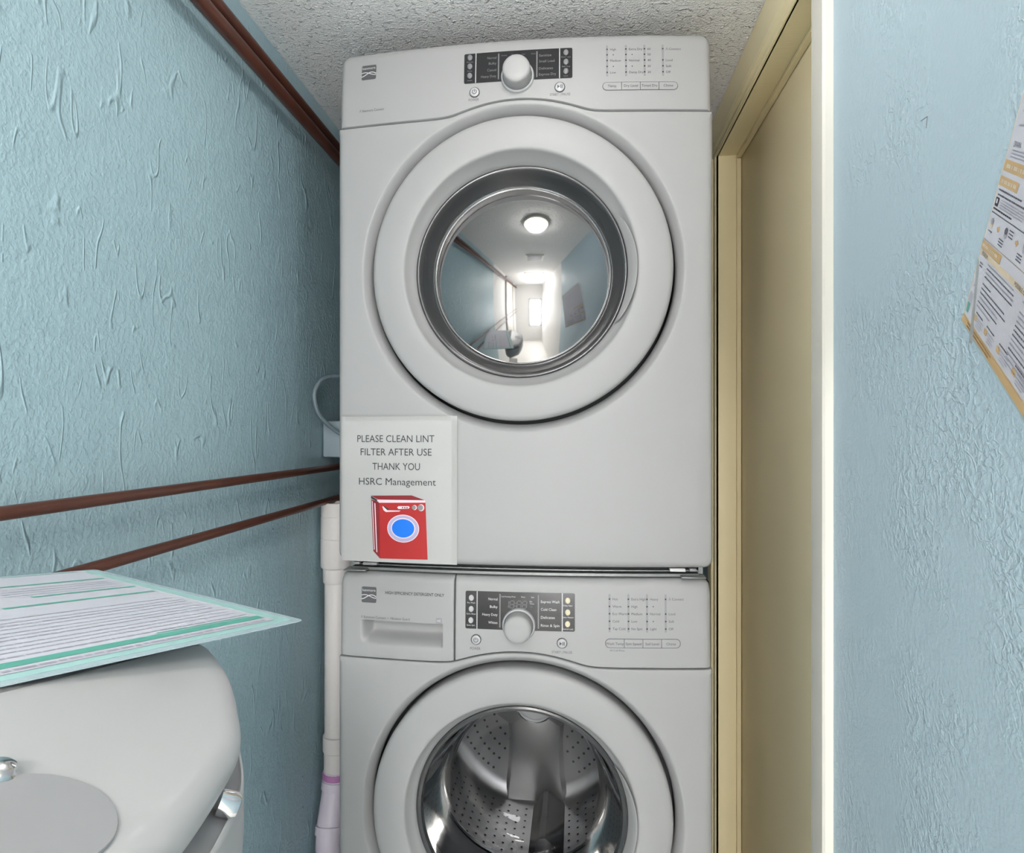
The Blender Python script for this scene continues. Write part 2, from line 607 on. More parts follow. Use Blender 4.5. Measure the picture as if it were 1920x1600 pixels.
# ceiling fixtures behind the frame edge, seen mirrored in the dryer's window
t = thing('ceiling_light', (-0.05, 0.74, ZC), 'small round flush ceiling light mirrored high in the dryer window', 'ceiling light')
v, f = [], []
def lathe_z(prof, n=40):
    v = []; f = []
    for r, z in prof:
        for k in range(n):
            a = 2 * PI * k / n
            v.append((r * math.cos(a), r * math.sin(a), z))
    for i in range(len(prof) - 1):
        for k in range(n):
            f.append((i * n + k, i * n + (k + 1) % n, (i + 1) * n + (k + 1) % n, (i + 1) * n + k))
    f.append(tuple(range((len(prof) - 1) * n, len(prof) * n)))
    f.append(tuple(range(n - 1, -1, -1)))
    return v, f
v, f = lathe_z([(0.088, 0), (0.088, -0.016), (0.082, -0.022), (0.074, -0.022)]); mesh_obj('housing', v, f, M['offwhite'], t)
v, f = lathe_z([(0.066, -0.020), (0.066, -0.034), (0.060, -0.052), (0.046, -0.066), (0.025, -0.074), (0.008, -0.076)]); mesh_obj('diffuser', v, f, M['glow'], t)
t = thing('ceiling_light', (0.0, -1.15, ZC), 'long rectangular ceiling light mirrored in the middle of the dryer window', 'ceiling light')
mb = MB(); mb.box((-0.20, -0.34, -0.022), (0.20, 0.34, 0)); mb.build('housing', M['offwhite'], t)
mb = MB(); mb.box((-0.175, -0.315, -0.082), (0.175, 0.315, -0.0225)); mb.build('diffuser', M['glow2'], t)
t = thing('ceiling_vent', (-0.03, 0.02, ZC), 'grey square ceiling vent mirrored above the centre of the dryer window', 'ceiling vent')
mb = MB(); mb.box((-0.11, -0.11, -0.012), (0.11, 0.11, 0)); mb.build('frame', M['offwhite'], t)
for k in range(7):
    mb = MB(); mb.box((-0.092, -0.090 + k * 0.027, -0.018), (0.092, -0.074 + k * 0.027, -0.0125)); mb.build('slat', M['shade'], t)

# ------------------------------------------------------------------ the stacked machines
W0, D = -0.1045, 1.160
HW = 0.3545


def bow(x):
    return 0.022 * (x / 0.343) ** 2


def rnd_edge(d, r):
    if d >= r:
        return 0.0
    d = max(d, 0.0)
    return r - math.sqrt(max(r * r - (r - d) ** 2, 0.0))


class Machine:
    def __init__(s, root, zb, zs, zt, zc, lean):
        s.root = root; s.zb = zb; s.zs = zs; s.zt = zt; s.zc = zc; s.lean = lean

    def seam(s, x):
        c = s.zc + math.sqrt(max(0.3115 ** 2 - x * x, 0.0)) - 0.0008
        k = 0.008
        return 0.5 * (c + s.zs + math.sqrt((c - s.zs) ** 2 + k * k))

    def top(s, x):
        r = 0.018
        e = HW - 0.004 - abs(x)
        return s.zt - (rnd_edge(e, r) if e < r else 0.0)

    def panel_y(s, x, z):
        t = max(0.0, (z - s.zs) / (s.zt - s.zs))
        y = bow(x) + s.lean * t * t
        y += rnd_edge(HW - 0.004 - abs(x), 0.011)
        y += rnd_edge(s.top(x) - z, 0.016)
        return y

    def pos(s, x, z, lift=0.0):
        return (x, s.panel_y(x, z) - lift, z)


def front_panel(mc):
    """body front: rings between the outline and the round door recess"""
    N = 384
    zc = mc.zc
    rc = 0.016

    def inside(x, z):
        if abs(x) > HW or z < mc.zb or z > mc.seam(x) - 0.0012:
            return False
        if z < mc.zb + rc and abs(x) > HW - rc:
            return (abs(x) - (HW - rc)) ** 2 + (z - mc.zb - rc) ** 2 < rc * rc
        zt = mc.seam(HW) - 0.0012
        rt = 0.005
        if z > zt - rt and abs(x) > HW - rt:
            return (abs(x) - (HW - rt)) ** 2 + (z - zt + rt) ** 2 < rt * rt
        return True
    # angles: even, plus extra near the corners
    ang = [2 * PI * k / N for k in range(N)]
    for cxx, czz in ((HW, mc.seam(HW)), (-HW, mc.seam(HW)), (HW, mc.zb), (-HW, mc.zb)):
        a0 = math.atan2(czz - zc, cxx) % (2 * PI)
        ang += [(a0 + (k - 8) * 0.0035) % (2 * PI) for k in range(17)]
    ang = sorted(set(round(a, 6) for a in ang))
    N = len(ang)
    out = []
    for a in ang:
        ca, sa = math.cos(a), math.sin(a)
        lo, hi = 0.25, 1.2
        for _ in range(40):
            m_ = 0.5 * (lo + hi)
            if inside(ca * m_, zc + sa * m_):
                lo = m_
            else:
                hi = m_
        out.append(lo)
    rings = []
    def re(i):
        x = out[i] * math.cos(ang[i]); z = zc + out[i] * math.sin(ang[i])
        d = mc.seam(x) - z
        ontop = d < 0.004
        return 0.003 if ontop else 0.014
    RE = [re(i) for i in range(N)]
    RE = [sum(RE[(i + k) % N] for k in range(-3, 4)) / 7 for i in range(N)]
    def ring(fr, fy):
        rings.append([(out[i] - fr(i), fy(i)) for i in range(N)])
    ring(lambda i: 0.0, lambda i: 0.055)
    for ph in (0, 22.5, 45, 67.5, 90):
        p = math.radians(ph)
        ring(lambda i: RE[i] * (1 - math.cos(p)), lambda i: RE[i] * (1 - math.sin(p)))
    rb = 0.3045
    for t in (0.15, 0.3, 0.45, 0.6, 0.75, 0.88):
        rings.append([((out[i] - RE[i]) * (1 - t) + rb * t if out[i] - RE[i] > rb + 0.003 else (out[i] - RE[i]) * (1 - t) + rb * t, 0.0) for i in range(N)])
    for r, y in ((0.3045, 0.0), (0.3030, 0.0003), (0.3010, 0.0018), (0.2985, 0.0050), (0.2950, 0.0100), (0.2915, 0.0160), (0.2890, 0.0225), (0.2885, 0.030), (0.2885, 0.075), (0.23, 0.075)):
        rings.append([(r, y)] * N)
    v = []; f = []
    for rg in rings:
        for i, (r, y) in enumerate(rg):
            x = r * math.cos(ang[i]); z = zc + r * math.sin(ang[i])
            v.append((x, y + bow(x), z))
    R = len(rings)
    mats = []
    for j in range(R - 1):
        for i in range(N):
            f.append((j * N + i, j * N + (i + 1) % N, (j + 1) * N + (i + 1) % N, (j + 1) * N + i))
            mats.append(1 if j >= R - 3 else 0)
    return mesh_obj('front_panel', v, f, [M['enamel'], M['gap']], mc.root, mats, 50)


def grid_patch(name, xs, z0, z1, vs, yf, m, parent, back=0.05, shift=0.0):
    """height-field front with skirts to the back"""
    nx, nv = len(xs), len(vs)
    v = []; f = []
    for x in xs:
        a, b = z0(x), z1(x)
        for t in vs:
            z = a + (b - a) * t
            v.append((x, yf(x, z), z))
    for i in range(nx - 1):
        for j in range(nv - 1):
            f.append((i * nv + j, (i + 1) * nv + j, (i + 1) * nv + j + 1, i * nv + j + 1))
    border = [i * nv for i in range(nx)] + [(nx - 1) * nv + j for j in range(1, nv)] + [i * nv + nv - 1 for i in range(nx - 2, -1, -1)] + [j for j in range(nv - 2, 0, -1)]
    n0 = len(v)
    for b in border:
        v.append((v[b][0], max(v[b][1] + 0.004, back), v[b][2]))
    for k in range(len(border)):
        k2 = (k + 1) % len(border)
        f.append((border[k], border[k2], n0 + k2, n0 + k))
    return mesh_obj(name, v, f, m, parent, smooth=42)


def edge_samples(a, b, r, n, both=True):
    """samples from a to b, dense within r of the ends"""
    d = [0, 0.04, 0.12, 0.25, 0.42, 0.65, 1.0]
    s = [a + r * t for t in d] + [a + r + (b - a - 2 * r) * k / n for k in range(1, n)] + [b - r * t for t in reversed(d)]
    return s


def lathe_obj(name, prof, m, parent, n=96, cx=0, cz=0, yf=None, cap_end=False, cap_start=False, mats=None, smooth=40):
    v, f = lathe_y(prof, n, cx, cz, yf, cap_end, cap_start)
    return mesh_obj(name, v, f, m, parent, mats, smooth)


def cabinet(mc):
    zb, zt = mc.zb, mc.zt
    mb = MB()
    x = HW - 0.003
    y0, y1 = 0.052, 0.77
    pr = [(-x, y0), (x, y0), (x, y1), (-x, y1)]
    mb.box((-x, y0, zb + 0.004), (-x + 0.012, y1, zt - 0.010)); mb.box((x - 0.012, y0, zb + 0.004), (x, y1, zt - 0.010))
    mb.box((-x, y0, zt - 0.022), (x, y1, zt - 0.010)); mb.box((-x, y0, zb + 0.004), (x, y1, zb + 0.016)); mb.box((-x, y1 - 0.012, zb + 0.004), (x, y1, zt - 0.010))
    # front bulkhead round the door opening
    mb.box((-x, y0, mc.zs - 0.02), (x, y0 + 0.006, zt - 0.012))
    return mb.build('cabinet', M['enamel'], mc.root, smooth=30)


def door_ring(mc, door):
    def yf(x, z, r):
        t = min(1, max(0, (r - 0.2) / 0.02))
        return bow(x) * t
    prof = [(0.2815, 0.060), (0.2825, 0.012), (0.2822, 0.006), (0.2805, 0.0015), (0.2775, -0.0010), (0.2735, -0.0022), (0.265, -0.003), (0.250, -0.0045), (0.235, -0.0050),
            (0.2225, -0.0045), (0.2195, -0.0035), (0.2175, -0.0012), (0.2160, 0.0025), (0.2120, 0.012), (0.2060, 0.022), (0.2015, 0.0285), (0.2000, 0.034)]
    o = lathe_obj('door_ring', prof, M['plastic2'], door, 160, 0, mc.zc, yf, smooth=50)
    # grip recess: a crescent scoop on the right of the inner slope
    v = []; f = []
    n = 28
    for k in range(n + 1):
        a = math.radians(-30 + 60 * k / n)
        w = math.sin(PI * k / n) ** 0.45
        for r, y in ((0.2010, 0.0262), (0.2010 + 0.0055 * w, 0.0262 - 0.0105 * w), (0.2010 + 0.012 * w, 0.0262 - 0.023 * w), (0.2010 + 0.0145 * w, 0.0262 - 0.0235 * w - 0.001)):
            v.append((r * math.cos(a), y, mc.zc + r * math.sin(a)))
    for k in range(n):
        for j in range(3):
            f.append((k * 4 + j, (k + 1) * 4 + j, (k + 1) * 4 + j + 1, k * 4 + j + 1))
    g = mesh_obj('grip', v, f, M['plastic'], door, smooth=40)
    return o


def knob(mc, x, z, parent):
    y = mc.panel_y(x, z)
    k = bpy.data.objects.new('knob', None)
    tilt = 0
    v, f = lathe_y([(0.0310, y + 0.004), (0.0310, y - 0.002), (0.0298, y - 0.0052), (0.0272, y - 0.0066), (0.0268, y - 0.004)], 64, x, z)
    ring = mesh_obj('knob_ring', v, f, M['button'], parent, smooth=40)
    v, f = lathe_y([(0.0262, y - 0.002), (0.0266, y - 0.005), (0.0262, y - 0.018), (0.0256, y - 0.026), (0.0248, y - 0.0295), (0.0232, y - 0.0318), (0.019, y - 0.0330), (0.010, y - 0.0337), (0.003, y - 0.0338)], 64, x, z, cap_end=True)
    o = mesh_obj('knob', v, f, M['plastic2'], parent, smooth=40)
    bpy.data.objects.remove(k)
    return o


def round_button(mc, x, z, r, parent, name, symbol):
    y = mc.panel_y(x, z)
    v, f = lathe_y([(r, y + 0.003), (r, y - 0.0012), (r * 0.94, y - 0.0020), (r * 0.86, y - 0.0016), (r * 0.84, y + 0.001)], 40, x, z)
    mb = MB(); mb.add(v, f, 0)
    v, f = lathe_y([(r * 0.83, y + 0.001), (r * 0.82, y - 0.0018), (r * 0.6, y - 0.0026), (r * 0.25, y - 0.0030)], 40, x, z, cap_end=True)
    mb.add(v, f, 1)
    b = mb.build(name, [M['ring'], M['button']], parent)
    pr = Print(lambda u, w, l: (x + u, y - 0.0031 - l, z + w), ['ink'])
    if symbol == 'power':
        pr.arc(0, 0, r * 0.34, r * 0.12, 120, 420, 'ink')
        pr.rect(-r * 0.06, -r * 0.05, r * 0.06, r * 0.5, 'ink')
    else:
        pr.poly([(-r * 0.45, r * 0.34), (-r * 0.45, -r * 0.34), (r * 0.02, 0)], 'ink')
        pr.rect(r * 0.10, -r * 0.34, r * 0.24, r * 0.34, 'ink'); pr.rect(r * 0.36, -r * 0.34, r * 0.5, r * 0.34, 'ink')
    pr.build('symbol', b)
    return b


def badge(mc, x0, x1, z0, z1, parent):
    pr = Print(mc.pos, ['logo', 'inkpale'])
    pr.rect(x0, z0, x1, z1, 'logo', 0.0005, 0.0028)
    w, h = x1 - x0, z1 - z0
    pr.text('kenmore', (x0 + x1) / 2, z0 + h * 0.71, h * 0.24, 'inkpale', 'CENTER', w * 0.88, 0.0009)
    a = []; b = []
    for k in range(15):
        t = k / 14
        a.append((x0 + w * t, z0 + h * (0.36 + 0.14 * math.sin((t * 1.35 - 0.45) * PI * 1.05))))
        b.append((x0 + w * t, z0 + h * (0.40 + 0.10 * math.sin((t * 1.3 + 0.18) * PI * 1.05))))
    pr.line(a, h * 0.055, 'inkpale', 0.0009); pr.line(b, h * 0.05, 'inkpale', 0.0009)
    return pr.build('badge', parent)


def display_window(mc, x0, x1, z0, z1, parent, dividers, btn_left, btn_right, left_txt, right_txt, rows_l, rows_r, dim, capl, capr, clock, tint, ox):
    """dark glossy window, small round buttons, lettering"""
    xs = edge_samples(x0, x1, 0.003, 20)
    def zz0(x):
        e = min(x - x0, x1 - x); return z0 + rnd_edge(e, 0.003)
    def zz1(x):
        e = min(x - x0, x1 - x); return z1 - rnd_edge(e, 0.003)
    w = grid_patch('display_window', xs, zz0, zz1, [0, 0.03, 0.5, 0.97, 1], lambda x, z: mc.panel_y(x, z) - 0.0008, M['dark'], parent, back=0.001)
    for i, (x, z) in enumerate(btn_left + btn_right):
        y = mc.panel_y(x, z)
        n = 20
        v = []; f = []
        for s_, dy in ((1.0, -0.0006), (0.97, -0.0018), (0.75, -0.0026), (0.3, -0.0029)):
            for k in range(n):
                a = 2 * PI * k / n
                v.append((x + 0.0047 * s_ * math.cos(a), y + dy, z + 0.0056 * s_ * math.sin(a)))
        for j in range(3):
            for k in range(n):
                f.append((j * n + k, j * n + (k + 1) % n, (j + 1) * n + (k + 1) % n, (j + 1) * n + k))
        f.append(tuple(range(3 * n, 4 * n)))
        mesh_obj('option_button', v, f, M[tint] if i >= len(btn_left) else M['button' if dim < 1 else 'inkdim'], w)
    pr = Print(lambda x, z, l: mc.pos(x, z, 0.0008 + l), ['inkpale', 'inkdim', 'button'])
    for xd in dividers:
        pr.rect(xd - 0.0009, z0, xd + 0.0009, z1, 'button')
    mm = 'inkdim' if dim else 'inkpale'
    for tx, z in zip(left_txt, rows_l):
        pr.text(tx, ox[0], z - 0.0025, 0.0068, mm, 'RIGHT', len(tx) * 0.00285)
    for tx, z in zip(right_txt, rows_r):
        pr.text(tx, ox[3], z - 0.0025, 0.0068, mm, 'LEFT', len(tx) * 0.00285)
    for xx, rows in ((ox[1], rows_l), (ox[2], rows_r)):
        pr.rect(xx - 0.0011, z0 + 0.004, xx + 0.0011, z1 - 0.004, 'inkdim', 0.0002)
    for (x, z), tx in zip(btn_left + btn_right, capl + capr):
        pr.text(tx, x, z - 0.0102, 0.0038, mm, 'CENTER')
    for k, tx in enumerate(clock[0]):
        pr.text(tx, -0.033 + k * 0.0185, z1 - 0.0095, 0.0034, mm, 'LEFT')
    if clock[1]:
        # seven-segment digits
        def seg(x, zc_, dig):
            wd, h, t = 0.0075, 0.013, 0.0012
            segs = {'a': (0, h, wd, h), 'g': (0, h / 2, wd, h / 2), 'd': (0, 0, wd, 0), 'f': (0, h / 2, 0, h), 'e': (0, 0, 0, h / 2), 'b': (wd, h / 2, wd, h), 'c': (wd, 0, wd, h / 2)}
            for s_ in {'1': 'bc', '8': 'abcdefg'}[dig]:
                a, b, c, d = segs[s_]
                if b == d:
                    pr.rect(x + a + 0.0008 + b * 0.1, zc_ + b - t / 2, x + c - 0.0008 + b * 0.1, zc_ + d + t / 2, 'inkdim')
                else:
                    pr.line([(x + a + b * 0.1, zc_ + b + 0.0006), (x + c + d * 0.1, zc_ + d - 0.0006)], t, 'inkdim')
        for xx, dg in ((-0.0275, '1'), (-0.0175, '8'), (-0.0045, '8'), (0.0058, '8')):
            seg(xx, z1 - 0.0290, dg)
        pr.rect(-0.0072, z1 - 0.0262, -0.0058, z1 - 0.0246, 'inkdim'); pr.rect(-0.0068, z1 - 0.0208, -0.0054, z1 - 0.0192, 'inkdim')
        pr.text('Est.', 0.0195, z1 - 0.0175, 0.004, 'inkpale'); pr.text('Time', 0.0195, z1 - 0.0215, 0.004, 'inkpale'); pr.text('Lo', 0.021, z1 - 0.027, 0.004, 'inkdim')
    pr.build('lettering', w)['kind'] = 'stuff'
    return w


def slot_bars(mc, bars, rows, z0, z1, parent, words, lights):
    for bx, ws, li in zip(bars, words, lights):
        pr = Print(mc.pos, ['barsl', 'black'])
        pr.rect(bx - 0.0018, z0, bx + 0.0018, z1, 'barsl', 0.0005)
        pr.disc(bx, z0, 0.0018, 0.0018, 'barsl', 0.0005, 10); pr.disc(bx, z1, 0.0018, 0.0018, 'barsl', 0.0005, 10)
        for r_, on in zip(rows, li):
            if on:
                pr.rect(bx - 0.0013, r_ - 0.0013, bx + 0.0013, r_ + 0.0013, 'black', 0.0008)
        pr.build('indicator_strip', parent)
    pr = Print(mc.pos, ['ink'])
    for bx, ws in zip(bars, words):
        for r_, tx in zip(rows, ws):
            if tx == '.':
                pr.disc(bx + 0.0113, r_, 0.0011, 0.0011, 'ink', 0.0004, 10)
            elif tx:
                pr.text(tx, bx + 0.0055, r_ - 0.0022, 0.0062, 'ink')
    return pr


def pill(mc, x0, x1, z0, z1, labels, parent, pr):
    """four touch keys in one long rounded outline"""
    n = len(labels)
    w = (x1 - x0) / n
    h = z1 - z0
    r = h * 0.48
    for k in range(n):
        a = x0 + w * k + (0.0004 if k else 0); b = x0 + w * (k + 1) - (0.0004 if k < n - 1 else 0)
        pts = []
        for (cx, cz, a0, rr) in ((b, z1, 0, r if k == n - 1 else 0.0003), (a, z1, 90, r if k == 0 else 0.0003), (a, z0, 180, r if k == 0 else 0.0003), (b, z0, 270, r if k == n - 1 else 0.0003)):
            sx = 1 if a0 in (0, 270) else -1
            sz = 1 if a0 in (0, 90) else -1
            for q in range(5):
                t = math.radians(a0 + 22.5 * q)
                pts.append((cx - sx * rr + rr * math.cos(t), cz - sz * rr + rr * math.sin(t)))
        m_ = len(pts)
        cxm = sum(p[0] for p in pts) / m_; czm = sum(p[1] for p in pts) / m_
        v = [mc.pos(p[0], p[1], -0.001) for p in pts] + [mc.pos(p[0], p[1], 0.0008) for p in pts] + \
            [mc.pos(cxm + (p[0] - cxm) * 0.97, czm + (p[1] - czm) * 0.93, 0.0014) for p in pts]
        f = [(i, (i + 1) % m_, (i + 1) % m_ + m_, i + m_) for i in range(m_)] + [(i + m_, (i + 1) % m_ + m_, (i + 1) % m_ + 2 * m_, i + 2 * m_) for i in range(m_)] + [tuple(range(2 * m_, 3 * m_))]
        key = mesh_obj('touch_key', v, f, M['plastic'], parent, smooth=30)
        kp = Print(mc.pos, ['ink'])
        kp.text(labels[k], (a + b) / 2, z0 + h * 0.34, 0.0066, 'ink', 'CENTER', None, 0.0018)
        kp.build('lettering', key)
    # outline
    pts = []
    for cx, cz, a0 in ((x1 - r, z1 - r, 0), (x0 + r, z1 - r, 90), (x0 + r, z0 + r, 180), (x1 - r, z0 + r, 270)):
        for q in range(7):
            t = math.radians(a0 + 15 * q)
            pts.append((cx + (r + 0.0004) * math.cos(t), cz + (r + 0.0004) * math.sin(t)))
    for k in range(len(pts)):
        (a, b), (c, d) = pts[k], pts[(k + 1) % len(pts)]
        nseg = max(1, int(abs(c - a) / 0.012))
        for q in range(nseg):
            pr.line([(a + (c - a) * q / nseg, b + (d - b) * q / nseg), (a + (c - a) * (q + 1) / nseg, b + (d - b) * (q + 1) / nseg)], 0.0010, 'ink', 0.0003)
    for k in range(1, n):
        pr.line([(x0 + w * k, z0), (x0 + w * k, z1)], 0.0009, 'ink', 0.0003)


# ---------------------------------------------------------------- washer (below)
washer = thing('washing_machine', (W0, D, 0.0), 'white front-loading washing machine standing below the dryer, steel drum visible through clear glass', 'washing machine')
wm = Machine(washer, 0.02, 0.867, 1.0300, 0.5815, 0.006)
front_panel(wm)
cabinet(wm)
wall_l = wm
XS = -0.1215
PE = HW - 0.004
ROWV = [0, 0.01, 0.025, 0.1, 0.25, 0.4, 0.55, 0.7, 0.8, 0.87, 0.905, 0.93, 0.95, 0.967, 0.98, 0.99, 0.996, 1]


def slant(z):
    return XS + 0.004 * (z - 0.95) / 0.08


# main control panel, right of the drawer
xs = [XS + 0.0012 + (0.004 * t) for t in (0, 0.1, 0.3, 0.6, 1)] + [XS + 0.0052 + (PE - 0.014 - XS - 0.0052) * k / 70 for k in range(1, 70)] + [PE - 0.014 * t for t in (1, 0.65, 0.42, 0.25, 0.12, 0.04, 0)]
def w_y(x, z):
    return wm.panel_y(x, z) + rnd_edge(x - XS - 0.0012, 0.003) + rnd_edge(z - wm.seam(x) - 0.0012, 0.002)
control = grid_patch('control_panel', xs, lambda x: wm.seam(x) + 0.0012, wm.top, ROWV, w_y, M['plastic'], washer, back=0.05)
# detergent drawer with its scooped grip
hx0, hx1, hz0, hz1 = -0.3075, -0.1435, 0.892, 0.9395
xs = [-PE + 0.014 * t for t in (0, 0.04, 0.12, 0.25, 0.42, 0.65, 1)]
xs += [-PE + 0.014 + (hx0 - 0.002 + PE - 0.014) * k / 5 for k in range(1, 6)]
xs += [hx0 + 0.001 * k for k in range(0, 24, 2)] + [hx0 + 0.024 + (hx1 - 0.006 - hx0 - 0.024) * k / 20 for k in range(0, 21)] + [hx1 - 0.0045, hx1 - 0.003, hx1 - 0.0015, hx1]
xs += [hx1 + 0.0015, hx1 + 0.006, hx1 + 0.012] + [XS - 0.0012 - 0.004 * t for t in (1, 0.6, 0.3, 0.1, 0)]
def sst(t):
    t = min(1, max(0, t)); return t * t * (3 - 2 * t)
def scoop(x, z):
    if x <= hx0 or x >= hx1 or z >= hz1:
        return 0.0
    fx = sst((x - hx0) / 0.020) * sst((hx1 - x) / 0.004)
    fz = sst((z - hz0) / 0.024) * (1 if z < hz1 - 0.0012 else (hz1 - z) / 0.0012)
    return 0.032 * fx * fz
def d_y(x, z):
    return wm.panel_y(x, z) + rnd_edge(XS - 0.0012 - x, 0.003) + rnd_edge(z - wm.seam(x) - 0.0012, 0.002) + scoop(x, z)
zA = wm.seam(-0.25) + 0.0012
hgt = wm.zt - zA
zl = [zA, zA + 0.0006, zA + 0.002, zA + 0.008, zA + 0.016] + [hz0 + (hz1 - 0.0012 - hz0) * k / 22 for k in range(23)] + [hz1, hz1 + 0.0015, hz1 + 0.006] + [hz1 + 0.006 + (wm.zt - 0.017 - hz1 - 0.006) * k / 6 for k in range(1, 7)] + [wm.zt - 0.016 * t for t in (0.8, 0.55, 0.35, 0.2, 0.1, 0.03, 0)]
vv = [(z - zA) / hgt for z in zl]
drawer = grid_patch('detergent_drawer', xs, lambda x: wm.seam(x) + 0.0012, wm.top, vv, d_y, M['plastic'], washer, back=0.05)
badge(wm, -0.3055, -0.2755, 0.9725, 1.0025, drawer)
pr = Print(wm.pos, ['ink', 'black', 'barsl'])
pr.text('HIGH EFFICIENCY DETERGENT ONLY', -0.2575, 0.9905, 0.0078, 'black', 'LEFT', 0.116, bold=0.0001)
pr.build('lettering', drawer)
pr = Print(wm.pos, ['ink', 'black', 'barsl'])
pr.text('Λ Kenmore Connect  •  Vibration Guard', -0.3065, 0.943, 0.0066, 'ink', 'LEFT', 0.098)
pr.build('lettering', drawer)
pr = Print(wm.pos, ['barsl', 'inkpale'])
pr.rect(-0.157, 0.9405, -0.1455, 0.9505, 'barsl', 0.0003, 0.001)
pr.text('HE', -0.1513, 0.9433, 0.0062, 'inkpale', 'CENTER', None, 0.0007)
pr.build('small_emblem', drawer)
RW = [0.9940, 0.9807, 0.9675, 0.9540, 0.9405]
display_window(wm, -0.1005, 0.1025, 0.934, 1.0033, control, (-0.0785, 0.0795),
               [(-0.0895, 0.9906), (-0.0895, 0.9702), (-0.0900, 0.9494)], [(0.0895, 0.9900), (0.0895, 0.9688), (0.0892, 0.9476)],
               ['Normal', 'Bulky', 'Heavy Duty', 'Whites'], ['Express Wash', 'Cold Clean', 'Delicates', 'Rinse & Spin'],
               [0.9900, 0.9760, 0.9615, 0.9470], [0.9875, 0.9735, 0.9590, 0.9445], 0,
               ['Pre Wash', 'Extra Rinse', 'Extra Spin'], ['Delay Start', 'Color Motion', 'Control Lock'],
               (['Load Sensing', 'Wash', 'Rinse', 'Spin'], True), 'buttony', (-0.0400, -0.0355, 0.0357, 0.0403))
knob(wm, -0.0005, 0.9435, control)
round_button(wm, -0.0800, 0.9140, 0.0098, control, 'power_button', 'power')
round_button(wm, 0.0790, 0.9125, 0.0098, control, 'start_button', 'start')
bars = (0.1655, 0.1998, 0.2335, 0.2673)
pr = slot_bars(wm, bars, RW, 0.9355, 1.0015, control,
               [['Hot', 'Warm', 'Eco Warm', 'Cold', 'Tap Cold'], ['Extra High', 'High', 'Medium', 'Low', 'No Spin'], ['Heavy', '.', 'Normal', '.', 'Light'], ['Λ Connect', '', 'Loud', 'Soft', 'Off']],
               [(1, 1, 1, 1, 1), (1, 1, 1, 1, 1), (1, 1, 1, 1, 1), (1, 0, 1, 1, 1)])
pill(wm, 0.1582, 0.2934, 0.9063, 0.9215, ['Wash Temp', 'Spin Speed', 'Soil Level', 'Chime'], control, pr)
pr.text('All Cold Rinse', 0.166, 0.8995, 0.0046, 'ink')
pr.text('POWER', -0.0815, 0.8950, 0.0070, 'ink', 'CENTER', 0.0195)
pr.text('START | PAUSE', 0.0790, 0.8937, 0.0068, 'ink', 'CENTER', 0.0375)
pr.build('lettering', control)['kind'] = 'stuff'

door = bpy.data.objects.new('door', None); COL.objects.link(door); door.parent = washer
door_ring(wm, door)
zc = wm.zc
lathe_obj('glass_flange', [(0.2012, 0.030), (0.2000, 0.027), (0.1965, 0.0255), (0.1915, 0.028), (0.1885, 0.036)], M['flange'], door, 128, 0, zc)
lathe_obj('glass_bowl', [(0.1890, 0.036), (0.183, 0.060), (0.174, 0.100), (0.164, 0.135), (0.156, 0.155), (0.148, 0.166), (0.135, 0.172), (0.105, 0.172), (0.06, 0.170), (0.02, 0.169)], M['bowl'], door, 128, 0, zc, cap_end=True)
lathe_obj('gasket', [(0.203, 0.046), (0.205, 0.075), (0.215, 0.100), (0.225, 0.110), (0.215, 0.135), (0.196, 0.150), (0.190, 0.165), (0.196, 0.172), (0.215, 0.178)], M['gasket'], washer, 96, 0, zc)
lathe_obj('drum', [(0.196, 0.185), (0.198, 0.190), (0.235, 0.215), (0.255, 0.235), (0.258, 0.245), (0.258, 0.475), (0.252, 0.490), (0.235, 0.500), (0.215, 0.505), (0.10, 0.505), (0.02, 0.500)], M['steel'], washer, 96, 0, zc, cap_end=True)
# steel ring at the mouth of the drum
lathe_obj('drum_rim', [(0.1955, 0.180), (0.1930, 0.183), (0.1945, 0.188), (0.199, 0.188)], M['chrome'], washer, 96, 0, zc)
# three arms of the back spider and perforated fields between
drum_holes = MB()
for k in range(3):
    a0 = math.radians(270 + 120 * k)
    ca, sa = math.cos(a0), math.sin(a0)
    v = []; f = []
    for t, w, h in ((0.0, 0.078, 0.040), (0.09, 0.070, 0.045), (0.17, 0.074, 0.040), (0.243, 0.084, 0.020)):
        for s_, hh in ((-1.0, 0), (-0.86, 0.9), (-0.70, 1), (0.70, 1), (0.86, 0.9), (1.0, 0)):
            x = ca * t - sa * w * s_; z = sa * t + ca * w * s_
            v.append((x, 0.505 - h * hh, zc + z))
    for i in range(3):
        for j in range(5):
            f.append((i * 6 + j, i * 6 + j + 1, (i + 1) * 6 + j + 1, (i + 1) * 6 + j))
    mesh_obj('drum_spoke', v, f, M['steel'], washer, smooth=25)
    for r in range(5):
        rr = 0.085 + 0.030 * r
        n = 4 + r * 2
        for q in range(n):
            a = a0 + math.radians(60) + math.radians((q - (n - 1) / 2) * 58 / n)
            x, z = rr * math.cos(a), zc + rr * math.sin(a)
            drum_holes.add([(x + 0.0036 * math.cos(PI * e / 3), 0.5025, z + 0.0036 * math.sin(PI * e / 3)) for e in range(6)], [tuple(range(6))])
